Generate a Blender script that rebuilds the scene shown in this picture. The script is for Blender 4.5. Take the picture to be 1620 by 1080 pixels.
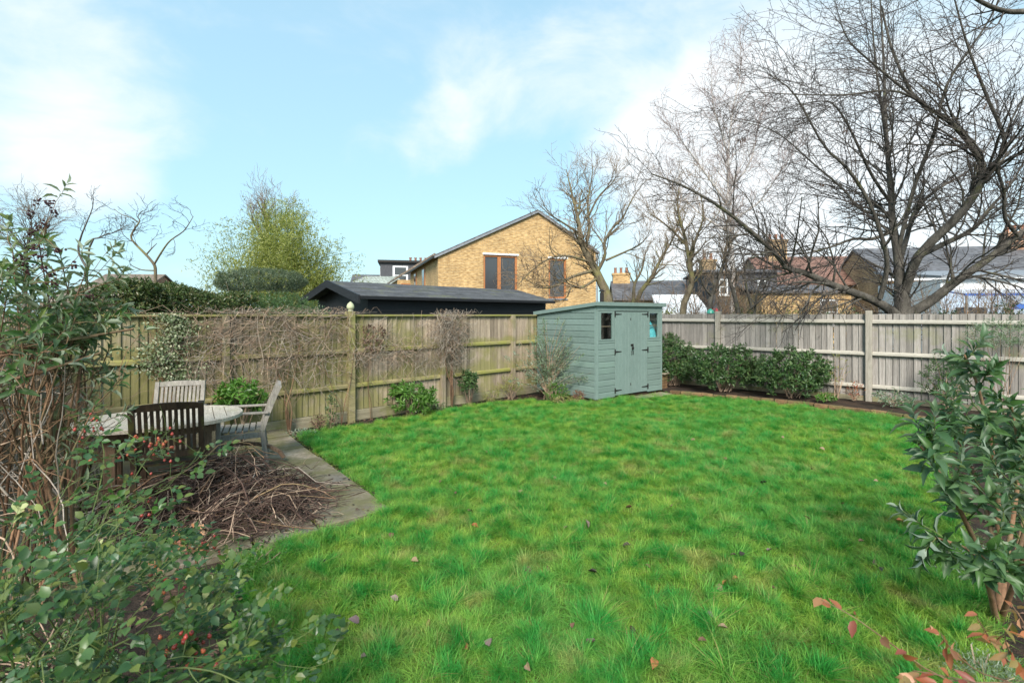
import bpy, math, random
import numpy as np
from mathutils import Vector, Matrix

for o in list(bpy.data.objects):
    bpy.data.objects.remove(o)
S = bpy.context.scene
C = S.collection
random.seed(7)
RNG = np.random.default_rng(11)
PI = math.pi
R = math.radians

# ------------------------------------------------------------------ camera, sky, sun, exposure
FPX, CXP, HOR, EYE = 780.0, 810.0, 498.0, 1.75     # surveyed: focal length, centre, horizon (photo px), eye height (m)
cam_d = bpy.data.cameras.new('camera')
cam = bpy.data.objects.new('camera', cam_d)
C.objects.link(cam)
cam.location = (0, 0, EYE)
cam.rotation_euler = (R(90), 0, 0)
cam_d.sensor_width = 36
cam_d.lens = 36 * FPX / 1620
cam_d.shift_y = -(540 - HOR) / 1620
cam_d.clip_start = 0.05
cam_d.clip_end = 3000
cam_d.dof.use_dof = True
cam_d.dof.focus_distance = 8.5
cam_d.dof.aperture_fstop = 5.0
S.camera = cam

SUN_EL, SUN_AZ = R(38), R(186)       # azimuth clockwise from +Y: behind the camera, a little to its left
world = bpy.data.worlds.new('World')
S.world = world
world.use_nodes = True
wn = world.node_tree
wn.nodes.clear()


def wnode(t, **k):
    n = wn.nodes.new(t)
    for a, b in k.items():
        if a.startswith('i_'):
            n.inputs[int(a[2:])].default_value = b
        else:
            setattr(n, a, b)
    return n


w_out = wnode('ShaderNodeOutputWorld')
w_bg = wnode('ShaderNodeBackground', i_1=0.110)
sky = wnode('ShaderNodeTexSky', sky_type='NISHITA', sun_disc=False, sun_elevation=SUN_EL, sun_rotation=SUN_AZ,
            altitude=20, air_density=1.1, dust_density=1.5, ozone_density=1.6)
tc = wnode('ShaderNodeTexCoord')
# thin cloud: stretched noise plus the broad banks the photograph shows
mp = wnode('ShaderNodeMapping')
mp.inputs['Scale'].default_value = (1.0, 1.0, 1.9)
mp.inputs['Location'].default_value = (3.1, 0.4, 0.2)
wn.links.new(tc.outputs['Generated'], mp.inputs['Vector'])
nz = wnode('ShaderNodeTexNoise')
nz.inputs['Scale'].default_value = 4.2
nz.inputs['Detail'].default_value = 8
nz.inputs['Roughness'].default_value = 0.58
nz.inputs['Distortion'].default_value = 0.35
wn.links.new(mp.outputs[0], nz.inputs['Vector'])
acc = None
for (px, py, rad, wgt) in [(10, 120, 12, .26), (90, 190, 9, .12), (140, 262, 5.0, .24), (1130, 260, 10, .40), (1260, 320, 14, .26), (1000, 250, 6, .16),
                           (1080, 60, 12, .26), (1350, 340, 22, .3), (700, 215, 4.5, .24), (800, 115, 7, .20), (600, 20, 10, .1)]:
    d = Vector(((px - CXP) / FPX, 1, (HOR - py) / FPX)).normalized()
    dt = wnode('ShaderNodeVectorMath', operation='DOT_PRODUCT')
    dt.inputs[1].default_value = d
    wn.links.new(tc.outputs['Generated'], dt.inputs[0])
    mr = wnode('ShaderNodeMapRange', interpolation_type='SMOOTHSTEP')
    mr.inputs['From Min'].default_value = math.cos(R(rad * 1.3))
    mr.inputs['From Max'].default_value = 1.0
    mr.inputs['To Max'].default_value = wgt
    wn.links.new(dt.outputs['Value'], mr.inputs['Value'])
    if acc is None:
        acc = mr.outputs[0]
    else:
        ad = wnode('ShaderNodeMath', operation='ADD')
        wn.links.new(acc, ad.inputs[0])
        wn.links.new(mr.outputs[0], ad.inputs[1])
        acc = ad.outputs[0]
ad = wnode('ShaderNodeMath', operation='ADD')
wn.links.new(acc, ad.inputs[0])
wn.links.new(nz.outputs[0], ad.inputs[1])
cm = wnode('ShaderNodeMapRange', interpolation_type='SMOOTHSTEP')
cm.inputs['From Min'].default_value = 0.52
cm.inputs['From Max'].default_value = 1.12
cm.inputs['To Max'].default_value = 0.92
wn.links.new(ad.outputs[0], cm.inputs['Value'])
SKYMUL = wnode('ShaderNodeMix', data_type='RGBA', blend_type='MULTIPLY', i_0=1.0)
SKYMUL.inputs[7].default_value = (1.45, 1.62, 1.42, 1)
wn.links.new(sky.outputs[0], SKYMUL.inputs[6])
# a veil of thin high haze pales the blue towards the horizon
sx = wnode('ShaderNodeSeparateXYZ')
wn.links.new(tc.outputs['Generated'], sx.inputs[0])
veil = wnode('ShaderNodeMapRange', interpolation_type='SMOOTHSTEP')
veil.inputs['From Min'].default_value = 0.0
veil.inputs['From Max'].default_value = 0.9
veil.inputs['To Min'].default_value = 0.72
veil.inputs['To Max'].default_value = 0.55
wn.links.new(sx.outputs[2], veil.inputs['Value'])
MX0 = wnode('ShaderNodeMix', data_type='RGBA')
MX0.inputs[7].default_value = (3.9, 6.25, 7.7, 1)
wn.links.new(veil.outputs[0], MX0.inputs[0])
wn.links.new(SKYMUL.outputs[2], MX0.inputs[6])
MX = wnode('ShaderNodeMix', data_type='RGBA')
MX.inputs[7].default_value = (7.3, 7.55, 7.7, 1)
wn.links.new(cm.outputs[0], MX.inputs[0])
wn.links.new(MX0.outputs[2], MX.inputs[6])
wn.links.new(MX.outputs[2], w_bg.inputs[0])
wn.links.new(w_bg.outputs[0], w_out.inputs[0])

sun_d = bpy.data.lights.new('sun', 'SUN')
sun_d.energy = 4.4
sun_d.angle = R(22)
sun_d.color = (1.0, 0.95, 0.87)
sun = bpy.data.objects.new('sun', sun_d)
C.objects.link(sun)
sd = Vector((math.sin(SUN_AZ) * math.cos(SUN_EL), math.cos(SUN_AZ) * math.cos(SUN_EL), math.sin(SUN_EL)))
sun.rotation_euler = sd.to_track_quat('Z', 'Y').to_euler()
sun.location = sd * 40

S.view_settings.view_transform = 'Standard'
S.view_settings.look = 'None'
S.view_settings.gamma = 1
S.view_settings.use_curve_mapping = False
S.view_settings.exposure = 0.45
S.render.engine = 'CYCLES'
S.cycles.max_bounces = 6
S.cycles.transparent_max_bounces = 12
S.cycles.use_denoising = True


# ------------------------------------------------------------------ survey helpers
def at(px, py, Y):
    """world point at distance Y that the survey saw at photo pixel px,py"""
    return Vector(((px - CXP) / FPX * Y, Y, EYE - (py - HOR) / FPX * Y))


def ground_at(px, py):
    return at(px, py, EYE * FPX / (py - HOR))


# ------------------------------------------------------------------ materials
def new_mat(name):
    m = bpy.data.materials.new(name)
    m.use_nodes = True
    nt = m.node_tree
    nt.nodes.clear()
    out = nt.nodes.new('ShaderNodeOutputMaterial')
    b = nt.nodes.new('ShaderNodeBsdfPrincipled')
    nt.links.new(b.outputs[0], out.inputs[0])
    return m, nt, b, out


def c4(c):
    return (c[0], c[1], c[2], 1)


def mixc(nt, fac, a, b, mode='MIX'):
    m = nt.nodes.new('ShaderNodeMix')
    m.data_type = 'RGBA'
    m.blend_type = mode
    for i, v in ((0, fac), (6, a), (7, b)):
        if hasattr(v, 'links'):
            nt.links.new(v, m.inputs[i])
        else:
            m.inputs[i].default_value = v if i == 0 else c4(v)
    return m.outputs[2]


def mrange(nt, v, a, b, c=0., d=1., smooth=False):
    n = nt.nodes.new('ShaderNodeMapRange')
    if smooth:
        n.interpolation_type = 'SMOOTHSTEP'
    nt.links.new(v, n.inputs[0])
    for i, x in zip((1, 2, 3, 4), (a, b, c, d)):
        n.inputs[i].default_value = x
    return n.outputs[0]


def tnoise(nt, vec, scale, detail=4, rough=0.55, dist=0.):
    n = nt.nodes.new('ShaderNodeTexNoise')
    n.inputs['Scale'].default_value = scale
    n.inputs['Detail'].default_value = detail
    n.inputs['Roughness'].default_value = rough
    n.inputs['Distortion'].default_value = dist
    if vec is not None:
        nt.links.new(vec, n.inputs['Vector'])
    return n.outputs[0]


def obj_vec(nt, stretch=(1, 1, 1), rnd=True, world=False):
    """object coordinates, stretched, shifted by the object's random number so shared meshes differ"""
    if world:
        g = nt.nodes.new('ShaderNodeNewGeometry')
        v = g.outputs['Position']
    else:
        v = nt.nodes.new('ShaderNodeTexCoord').outputs['Object']
    mpn = nt.nodes.new('ShaderNodeMapping')
    mpn.inputs['Scale'].default_value = stretch
    nt.links.new(v, mpn.inputs['Vector'])
    if rnd and not world:
        oi = nt.nodes.new('ShaderNodeObjectInfo')
        ml = nt.nodes.new('ShaderNodeMath')
        ml.operation = 'MULTIPLY'
        ml.inputs[1].default_value = 57.3
        nt.links.new(oi.outputs['Random'], ml.inputs[0])
        nt.links.new(ml.outputs[0], mpn.inputs['Location'])
    return mpn.outputs[0]


def bump(nt, b, h, strength=0.4, dist=0.01):
    n = nt.nodes.new('ShaderNodeBump')
    n.inputs['Strength'].default_value = strength
    n.inputs['Distance'].default_value = dist
    nt.links.new(h, n.inputs['Height'])
    nt.links.new(n.outputs[0], b.inputs['Normal'])


def rnd_value(nt):
    """0..1: per-face attribute 'rnd' plus the object's own random number"""
    a = nt.nodes.new('ShaderNodeAttribute')
    a.attribute_name = 'rnd'
    oi = nt.nodes.new('ShaderNodeObjectInfo')
    s = nt.nodes.new('ShaderNodeMath')
    s.operation = 'ADD'
    nt.links.new(a.outputs['Fac'], s.inputs[0])
    nt.links.new(oi.outputs['Random'], s.inputs[1])
    f = nt.nodes.new('ShaderNodeMath')
    f.operation = 'FRACT'
    nt.links.new(s.outputs[0], f.inputs[0])
    return f.outputs[0]


def grain(name, c1, c2, scale=6, stretch=(1, 1, 1), rough=0.8, bmp=0.3, vary=0.3, moss=None, moss_amt=0.5, moss_scale=2.2, c3=None, world=False,
          bdist=0.01, fine=0.25, spec=0.3, algae=False):
    """wood, bark, stone, paint, soil: two colours by stretched noise, a tone per piece, optional moss or stains"""
    m, nt, b, out = new_mat(name)
    v = obj_vec(nt, stretch, world=world)
    n1 = tnoise(nt, v, scale, 6, 0.6)
    n2 = tnoise(nt, v, scale * 5.3, 3, 0.6)
    col = mixc(nt, mrange(nt, n1, .3, .7), c1, c2)
    if c3:
        v3 = obj_vec(nt, (1, 1, 1), world=world)
        col = mixc(nt, mrange(nt, tnoise(nt, v3, scale * .35, 3), .48, .68, 0, .8), col, c3)
    col = mixc(nt, 1.0, col, mixc(nt, mrange(nt, n2, .3, .7), (1 - fine,) * 3, (1 + fine,) * 3), 'MULTIPLY')
    r = rnd_value(nt)
    lo, hi = 1 - vary, 1 + vary
    col = mixc(nt, 1.0, col, mixc(nt, r, (lo, lo, lo), (hi, hi, hi)), 'MULTIPLY')
    if moss:
        g = nt.nodes.new('ShaderNodeNewGeometry')
        mm = tnoise(nt, g.outputs['Position'], moss_scale, 5, 0.65)
        if algae:                                                # algae grows above the rails and on the damp left panels
            sp_ = nt.nodes.new('ShaderNodeSeparateXYZ')
            nt.links.new(g.outputs['Position'], sp_.inputs[0])
            for (a_, b_, hi) in ((.58, .86, .13), (1.16, 1.36, .12), (.10, .42, .06)):
                up = mrange(nt, sp_.outputs[2], a_, a_ + .03, 0, hi)
                dn = mrange(nt, sp_.outputs[2], a_ + .05, b_, 1, 0, True)
                pr = nt.nodes.new('ShaderNodeMath')
                pr.operation = 'MULTIPLY_ADD'
                nt.links.new(up, pr.inputs[0])
                nt.links.new(dn, pr.inputs[1])
                nt.links.new(mm, pr.inputs[2])
                mm = pr.outputs[0]
            xl = mrange(nt, sp_.outputs[0], -3.6, -.6, .12, -.02, True)
            pr = nt.nodes.new('ShaderNodeMath')
            nt.links.new(xl, pr.inputs[0])
            nt.links.new(mm, pr.inputs[1])
            mm = pr.outputs[0]
        mf = mrange(nt, mm, .62 - moss_amt * .35, .72 - moss_amt * .2, 0, .74)
        col = mixc(nt, mf, col, moss)
    nt.links.new(col, b.inputs['Base Color'])
    b.inputs['Roughness'].default_value = rough
    b.inputs['Specular IOR Level'].default_value = spec
    if bmp:
        sm = nt.nodes.new('ShaderNodeMath')
        sm.operation = 'ADD'
        nt.links.new(n1, sm.inputs[0])
        nt.links.new(n2, sm.inputs[1])
        bump(nt, b, sm.outputs[0], bmp, bdist)
    return m


def leafm(name, cols, rough=0.45, trans=0.35, under=None, patch=0.0):
    """leaf: colour per leaf from a list, paler underside, some light passing through"""
    m, nt, b, out = new_mat(name)
    r = rnd_value(nt)
    cr = nt.nodes.new('ShaderNodeValToRGB')
    el = cr.color_ramp.elements
    while len(el) < len(cols):
        el.new(0.5)
    for i, c in enumerate(cols):
        el[i].position = i / max(1, len(cols) - 1)
        el[i].color = c4(c)
    nt.links.new(r, cr.inputs[0])
    col = cr.outputs[0]
    v = obj_vec(nt, (1, 1, 1))
    col = mixc(nt, 1.0, col, mixc(nt, mrange(nt, tnoise(nt, v, 45, 3), .3, .7), (.75, .75, .75), (1.25, 1.25, 1.25)), 'MULTIPLY')
    if under:
        g = nt.nodes.new('ShaderNodeNewGeometry')
        col = mixc(nt, g.outputs['Backfacing'], col, under)
    nt.links.new(col, b.inputs['Base Color'])
    b.inputs['Roughness'].default_value = rough
    b.inputs['Specular IOR Level'].default_value = 0.4
    if trans:
        t = nt.nodes.new('ShaderNodeBsdfTranslucent')
        tcol = mixc(nt, 1.0, col, (1.3, 1.4, .6), 'MULTIPLY')
        nt.links.new(tcol, t.inputs[0])
        mx = nt.nodes.new('ShaderNodeMixShader')
        mx.inputs[0].default_value = trans
        nt.links.new(b.outputs[0], mx.inputs[1])
        nt.links.new(t.outputs[0], mx.inputs[2])
        nt.links.new(mx.outputs[0], out.inputs[0])
    return m


def plain(name, c, rough=0.6, metal=0., vary=0.):
    m, nt, b, out = new_mat(name)
    col = mixc(nt, 1.0, c, mixc(nt, mrange(nt, tnoise(nt, obj_vec(nt), 8, 4), .3, .7), (.82, .82, .82), (1.12, 1.12, 1.12)), 'MULTIPLY')
    nt.links.new(col, b.inputs['Base Color'])
    b.inputs['Roughness'].default_value = rough
    b.inputs['Metallic'].default_value = metal
    return m


def brickm(name, c1, c2, mortar, bw=0.225, bh=0.075, msize=0.012, patch=0.22):
    m, nt, b, out = new_mat(name)
    tcn = nt.nodes.new('ShaderNodeTexCoord')
    sp = nt.nodes.new('ShaderNodeSeparateXYZ')
    nt.links.new(tcn.outputs['Object'], sp.inputs[0])
    ad_ = nt.nodes.new('ShaderNodeMath')
    nt.links.new(sp.outputs[0], ad_.inputs[0])
    nt.links.new(sp.outputs[1], ad_.inputs[1])
    cb = nt.nodes.new('ShaderNodeCombineXYZ')
    nt.links.new(ad_.outputs[0], cb.inputs[0])
    nt.links.new(sp.outputs[2], cb.inputs[1])
    bt = nt.nodes.new('ShaderNodeTexBrick')
    bt.inputs['Scale'].default_value = 1
    bt.inputs['Brick Width'].default_value = bw
    bt.inputs['Row Height'].default_value = bh
    bt.inputs['Mortar Size'].default_value = msize
    bt.inputs['Color1'].default_value = c4(c1)
    bt.inputs['Color2'].default_value = c4(c2)
    bt.inputs['Mortar'].default_value = c4(mortar)
    bt.inputs['Bias'].default_value = -.1
    nt.links.new(cb.outputs[0], bt.inputs['Vector'])
    ln = tnoise(nt, cb.outputs[0], .9, 5)
    col = mixc(nt, 1.0, bt.outputs[0], mixc(nt, mrange(nt, ln, .3, .7), (1 - patch,) * 3, (1 + patch * .6,) * 3), 'MULTIPLY')
    # per-brick tone streaks
    mpn = nt.nodes.new('ShaderNodeMapping')
    mpn.inputs['Scale'].default_value = (4.4, 13.3, 1)
    nt.links.new(cb.outputs[0], mpn.inputs[0])
    col = mixc(nt, 1.0, col, mixc(nt, mrange(nt, tnoise(nt, mpn.outputs[0], 1.0, 1), .3, .7), (.68, .60, .52), (1.3, 1.28, 1.24)), 'MULTIPLY')
    nt.links.new(col, b.inputs['Base Color'])
    b.inputs['Roughness'].default_value = .9
    bump(nt, b, bt.outputs['Fac'], -.4, .01)
    return m


def courses(name, c1, c2, row=0.2, col_w=0.3, rough=.6, patch=.3):
    """slates or tiles too far off to tell apart"""
    m = brickm(name, c1, c2, tuple(x * .45 for x in c1), col_w, row, .012, patch)
    m.node_tree.nodes['Principled BSDF'].inputs['Roughness'].default_value = rough
    return m


def glassm(name, tint=(.9, .95, .95), refl=.12):
    m, nt, b, out = new_mat(name)
    nt.nodes.remove(b)
    t = nt.nodes.new('ShaderNodeBsdfTransparent')
    t.inputs[0].default_value = c4(tint)
    g = nt.nodes.new('ShaderNodeBsdfGlossy')
    g.inputs['Roughness'].default_value = .03
    lw0 = nt.nodes.new('ShaderNodeLayerWeight')
    lw0.inputs[0].default_value = .5
    lw = nt.nodes.new('ShaderNodeMath')
    lw.operation = 'POWER'
    lw.inputs[1].default_value = 3.5
    nt.links.new(lw0.outputs['Facing'], lw.inputs[0])
    fac_ = mrange(nt, lw.outputs[0], 0, 1, .05, .7)
    mx = nt.nodes.new('ShaderNodeMixShader')
    nt.links.new(fac_, mx.inputs[0])
    nt.links.new(t.outputs[0], mx.inputs[1])
    nt.links.new(g.outputs[0], mx.inputs[2])
    nt.links.new(mx.outputs[0], out.inputs[0])
    return m


def dark_glass(name, c=(.02, .025, .03), rough=.06):
    m, nt, b, out = new_mat(name)
    b.inputs['Base Color'].default_value = c4(c)
    b.inputs['Roughness'].default_value = rough
    b.inputs['Specular IOR Level'].default_value = .8
    v = obj_vec(nt)
    bump(nt, b, tnoise(nt, v, 1.3, 2), .04, .05)
    return m


M = {}
M['soil'] = grain('soil', (.018, .012, .009), (.05, .034, .024), 14, rough=.95, bmp=.8, vary=.1, c3=(.085, .05, .03), world=True, bdist=.03)
M['turf'] = grain('turf', (.045, .075, .016), (.10, .11, .03), 5, rough=.95, bmp=.6, vary=0, c3=(.13, .11, .045), world=True, bdist=.02)
M['field'] = grain('field', (.04, .06, .02), (.07, .06, .035), .4, rough=.95, bmp=0, vary=0, world=True)
M['fence_grey'] = grain('fence_grey', (.175, .155, .14), (.33, .30, .275), 3.2, (16, 16, .8), .85, .35, .24, moss=(.20, .20, .10), moss_amt=.12, moss_scale=1.1)
M['rail_grey'] = grain('rail_grey', (.33, .30, .255), (.48, .44, .375), 3, (.8, 14, 14), .85, .3, .1)
M['post_grey'] = grain('post_grey', (.27, .24, .20), (.40, .36, .30), 3, (14, 14, .8), .85, .3, .1)
M['fence_moss'] = grain('fence_moss', (.17, .13, .095), (.39, .31, .235), 3.2, (16, 16, .8), .88, .35, .34, moss=(.195, .185, .055), moss_amt=.42, moss_scale=1.2, algae=True)
M['rail_moss'] = grain('rail_moss', (.20, .165, .08), (.33, .28, .15), 3, (.8, 12, 12), .9, .3, .15, moss=(.25, .25, .05), moss_amt=.55, moss_scale=1.7)
M['gravel_board'] = grain('gravel_board', (.20, .17, .11), (.33, .29, .20), 3, (.8, 12, 12), .9, .3, .1, moss=(.17, .18, .05), moss_amt=.4)
M['shed_paint'] = grain('shed_paint', (.142, .196, .178), (.178, .235, .213), 2.4, (1.0, 6, 9), .62, .2, .10, c3=(.185, .26, .225), fine=.07)
M['shed_trim'] = grain('shed_trim', (.154, .212, .194), (.186, .248, .227), 3, (2, 2, 2), .6, .1, .04, fine=.05)
M['shed_roof'] = grain('shed_roof', (.20, .25, .225), (.31, .36, .33), 6, rough=.9, bmp=.3, vary=.03, c3=(.16, .20, .15))
M['iron'] = plain('iron', (.025, .022, .02), .55, .4)
M['glass'] = glassm('glass')
M['dark_glass'] = dark_glass('dark_glass')
M['house_glass'] = dark_glass('house_glass', (.05, .05, .055), .08)
M['teak_grey'] = grain('teak_grey', (.34, .29, .235), (.50, .44, .36), 4, (12, .9, 12), .8, .3, .13, moss=(.30, .29, .17), moss_amt=.12)
M['teak_old'] = grain('teak_old', (.18, .16, .14), (.31, .28, .245), 4, (10, 10, .9), .85, .3, .15, moss=(.25, .25, .18), moss_amt=.25, moss_scale=6)
M['teak_brown'] = grain('teak_brown', (.14, .085, .055), (.24, .155, .10), 4, (10, 10, .9), .8, .3, .15)
M['teak_dark'] = grain('teak_dark', (.025, .016, .010), (.065, .04, .024), 4, (10, 10, .9), .8, .3, .2, moss=(.11, .12, .02), moss_amt=.30, moss_scale=3.5)
M['slab'] = grain('slab', (.15, .12, .085), (.31, .26, .20), 5, rough=.85, bmp=.5, vary=.36, moss=(.125, .12, .045), moss_amt=.68, moss_scale=2.5, c3=(.15, .14, .12))
M['edging_brick'] = grain('edging_brick', (.12, .070, .036), (.24, .14, .07), 8, rough=.9, bmp=.5, vary=.35, moss=(.11, .12, .045), moss_amt=.5)
M['bark_dark'] = grain('bark_dark', (.042, .037, .031), (.15, .133, .112), 9, (1, 1, .4), .9, .8, .05, moss=(.13, .13, .055), moss_amt=.15, moss_scale=3, world=True, bdist=.03)
M['twig_dark'] = grain('twig_dark', (.042, .034, .031), (.095, .080, .072), 6, rough=.85, bmp=0, vary=.35, world=True)
M['bark_olive'] = grain('bark_olive', (.08, .062, .042), (.20, .165, .105), 8, (1, 1, .4), .9, .6, .05, moss=(.19, .18, .06), moss_amt=.3, world=True, bdist=.02)
M['twig_olive'] = grain('twig_olive', (.12, .085, .058), (.24, .18, .125), 6, rough=.85, bmp=0, vary=.3, world=True)
M['birch'] = grain('birch', (.42, .38, .36), (.62, .58, .56), 5, (1, 1, 3), .8, .3, .05, c3=(.10, .085, .08), world=True)
M['twig_birch'] = grain('twig_birch', (.22, .165, .155), (.34, .27, .26), 5, rough=.85, bmp=0, vary=.3, world=True)
M['cane'] = grain('cane', (.13, .070, .040), (.27, .155, .09), 9, rough=.75, bmp=.3, vary=.4, c3=(.13, .12, .06), world=True)
M['cane_grey'] = grain('cane_grey', (.20, .16, .13), (.38, .32, .265), 9, rough=.8, bmp=.2, vary=.35, world=True)
M['dead_twig'] = grain('dead_twig', (.15, .095, .065), (.40, .29, .21), 8, rough=.85, bmp=.2, vary=.45, world=True)
M['dead_dark'] = grain('dead_dark', (.03, .018, .014), (.11, .065, .05), 8, rough=.9, bmp=.2, vary=.4, world=True)
M['green_stem'] = grain('green_stem', (.05, .075, .02), (.11, .14, .04), 8, rough=.6, bmp=.1, vary=.2, world=True)
M['litter'] = leafm('litter', [(.06, .035, .025), (.13, .075, .05), (.10, .06, .05), (.2, .12, .07)], .8, .1)
M['grass'] = None
M['leaf_buddleia'] = leafm('leaf_buddleia', [(.032, .080, .028), (.050, .108, .042), (.075, .135, .065), (.048, .115, .022), (.09, .145, .07)], .42, .22, under=(.24, .30, .23))
M['leaf_tall'] = leafm('leaf_tall', [(.05, .11, .025), (.085, .15, .04), (.11, .17, .075), (.17, .21, .13), (.04, .09, .03), (.14, .18, .05)], .5, .3, under=(.26, .30, .22))
M['leaf_rose'] = leafm('leaf_rose', [(.02, .05, .012), (.04, .105, .018), (.03, .075, .026), (.085, .15, .03), (.05, .11, .05), (.14, .17, .035), (.025, .06, .02), (.06, .12, .03)], .36, .25, under=(.11, .17, .09))
M['leaf_rose_pale'] = leafm('leaf_rose_pale', [(.35, .38, .16), (.48, .47, .25), (.30, .36, .12)], .5, .3)
M['leaf_orange'] = leafm('leaf_orange', [(.30, .085, .04), (.38, .14, .06), (.24, .065, .045), (.30, .18, .08), (.20, .16, .05)], .45, .3, under=(.50, .25, .15))
M['leaf_laurel'] = leafm('leaf_laurel', [(.024, .060, .018), (.045, .098, .028), (.070, .13, .042), (.11, .16, .06)], .33, .2, under=(.10, .15, .07))
M['leaf_hedge'] = leafm('leaf_hedge', [(.028, .055, .015), (.055, .09, .022), (.09, .125, .036), (.16, .13, .06), (.06, .10, .024)], .38, .15, under=(.06, .09, .03))
M['leaf_box'] = leafm('leaf_box', [(.045, .075, .042), (.075, .11, .06), (.14, .17, .11), (.10, .13, .075)], .5, .2)
M['leaf_bamboo'] = leafm('leaf_bamboo', [(.12, .15, .028), (.26, .28, .06), (.42, .42, .16), (.17, .20, .035)], .5, .4)
M['leaf_ivy'] = leafm('leaf_ivy', [(.34, .36, .22), (.10, .15, .06), (.46, .46, .32), (.06, .10, .035), (.20, .24, .12)], .5, .2)
M['leaf_bright'] = leafm('leaf_bright', [(.05, .13, .018), (.08, .19, .028), (.12, .24, .045), (.16, .26, .075)], .38, .3)
M['leaf_silver'] = leafm('leaf_silver', [(.13, .19, .12), (.20, .26, .17), (.10, .17, .08), (.27, .32, .25)], .5, .3, under=(.32, .36, .3))
M['leaf_yellow'] = leafm('leaf_yellow', [(.20, .22, .06), (.30, .28, .09), (.14, .18, .05)], .5, .3)
M['leaf_red'] = leafm('leaf_red', [(.30, .06, .04), (.35, .12, .05), (.15, .14, .04)], .5, .3)
M['leaf_evergreen'] = leafm('leaf_evergreen', [(.020, .045, .02), (.035, .07, .028), (.05, .09, .04)], .5, .15)
M['hip'] = plain('hip', (.29, .038, .028), .35)
M['hip_orange'] = plain('hip_orange', (.42, .10, .045), .4)
M['faded_flower'] = leafm('faded_flower', [(.66, .28, .15), (.72, .40, .24), (.62, .22, .18)], .7, .3)
M['berry_dark'] = plain('berry_dark', (.045, .012, .014), .45)
M['stone_brick'] = brickm('stone_brick', (.43, .26, .10), (.54, .35, .15), (.44, .35, .22))
M['stock_brick'] = brickm('stock_brick', (.32, .20, .10), (.40, .27, .14), (.36, .30, .22), patch=.3)
M['red_brick'] = brickm('red_brick', (.33, .15, .085), (.40, .20, .11), (.36, .30, .24), patch=.3)
M['black_paint'] = grain('black_paint', (.012, .012, .014), (.02, .02, .022), 3, (1, 4, 8), .5, .1, .12)
M['felt'] = grain('felt', (.055, .055, .058), (.105, .105, .11), 3, (1, 1, 1), .92, .5, .10, moss=(.14, .145, .06), moss_amt=.22, moss_scale=1.3)
M['slate'] = courses('slate', (.10, .10, .115), (.14, .14, .155))
M['slate_pale'] = courses('slate_pale', (.28, .32, .30), (.34, .38, .36))
M['tile_red'] = courses('tile_red', (.20, .105, .08), (.26, .15, .115))
M['tile_brown'] = courses('tile_brown', (.17, .13, .10), (.24, .19, .15))
M['timber_orange'] = grain('timber_orange', (.33, .125, .045), (.44, .18, .07), 4, (8, 8, 1), .5, .1, .1)
M['white_paint'] = plain('white_paint', (.78, .78, .79), .5)
M['white_render'] = plain('white_render', (.74, .75, .77), .8)
M['grey_render'] = plain('grey_render', (.40, .39, .38), .85)
M['dark_cladding'] = grain('dark_cladding', (.055, .055, .062), (.085, .085, .095), 2, (6, 6, 1), .7, .1, .05)
M['lead'] = plain('lead', (.25, .26, .28), .5, .3)
M['blue_frame'] = plain('blue_frame', (.05, .12, .38), .4)
M['terracotta'] = grain('terracotta', (.24, .11, .075), (.34, .17, .11), 6, rough=.85, vary=.15)
M['canopy_glass'] = glassm('canopy_glass', (.75, .82, .92))
M['acorn'] = plain('acorn', (.42, .43, .27), .7)
M['turquoise'] = grain('turquoise', (.10, .52, .58), (.24, .68, .72), 7, rough=.35, bmp=.3, vary=0)
M['feeder_green'] = plain('feeder_green', (.06, .38, .27), .4)
M['feeder_red'] = plain('feeder_red', (.55, .06, .06), .4)
M['reed'] = grain('reed', (.16, .11, .07), (.30, .22, .14), 5, (8, 8, .7), .85, .3, .4)
M['fallen_tan'] = leafm('fallen_tan', [(.30, .20, .13), (.26, .16, .10)], .7, .15)
M['fallen_brown'] = leafm('fallen_brown', [(.13, .07, .045), (.20, .10, .06)], .7, .1)
M['fallen_dark'] = leafm('fallen_dark', [(.035, .026, .022), (.06, .04, .03)], .6, .05)
M['fallen_mauve'] = leafm('fallen_mauve', [(.17, .11, .11), (.22, .15, .14)], .55, .1)
M['fallen_orange'] = leafm('fallen_orange', [(.38, .15, .06), (.30, .10, .05)], .7, .1)


# ------------------------------------------------------------------ mesh helpers
def np_mesh(name, V, loops, tot, rnd=None, mi=None, smooth=False):
    me = bpy.data.meshes.new(name)
    V = np.asarray(V, dtype=np.float32)
    loops = np.asarray(loops, dtype=np.int32)
    tot = np.asarray(tot, dtype=np.int32)
    me.vertices.add(len(V))
    me.vertices.foreach_set('co', V.ravel())
    me.loops.add(len(loops))
    me.loops.foreach_set('vertex_index', loops)
    me.polygons.add(len(tot))
    st = np.concatenate(([0], np.cumsum(tot)[:-1])).astype(np.int32)
    me.polygons.foreach_set('loop_start', st)
    me.polygons.foreach_set('loop_total', tot)
    if mi is not None:
        me.polygons.foreach_set('material_index', np.asarray(mi, dtype=np.int32))
    me.update(calc_edges=True)
    if rnd is not None:
        a = me.attributes.new('rnd', 'FLOAT', 'FACE')
        a.data.foreach_set('value', np.asarray(rnd, dtype=np.float32))
    me.polygons.foreach_set('use_smooth', np.full(len(tot), bool(smooth)))
    return me


def link(name, me, mat=None, parent=None, loc=None, rot=None):
    o = bpy.data.objects.new(name, me)
    C.objects.link(o)
    if mat is not None and me is not None and len(me.materials) == 0:
        for x in (mat if isinstance(mat, (list, tuple)) else [mat]):
            me.materials.append(x)
    if parent is not None:
        o.parent = parent
    if loc is not None:
        o.location = loc
    if rot is not None:
        o.rotation_euler = rot
    return o


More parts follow.
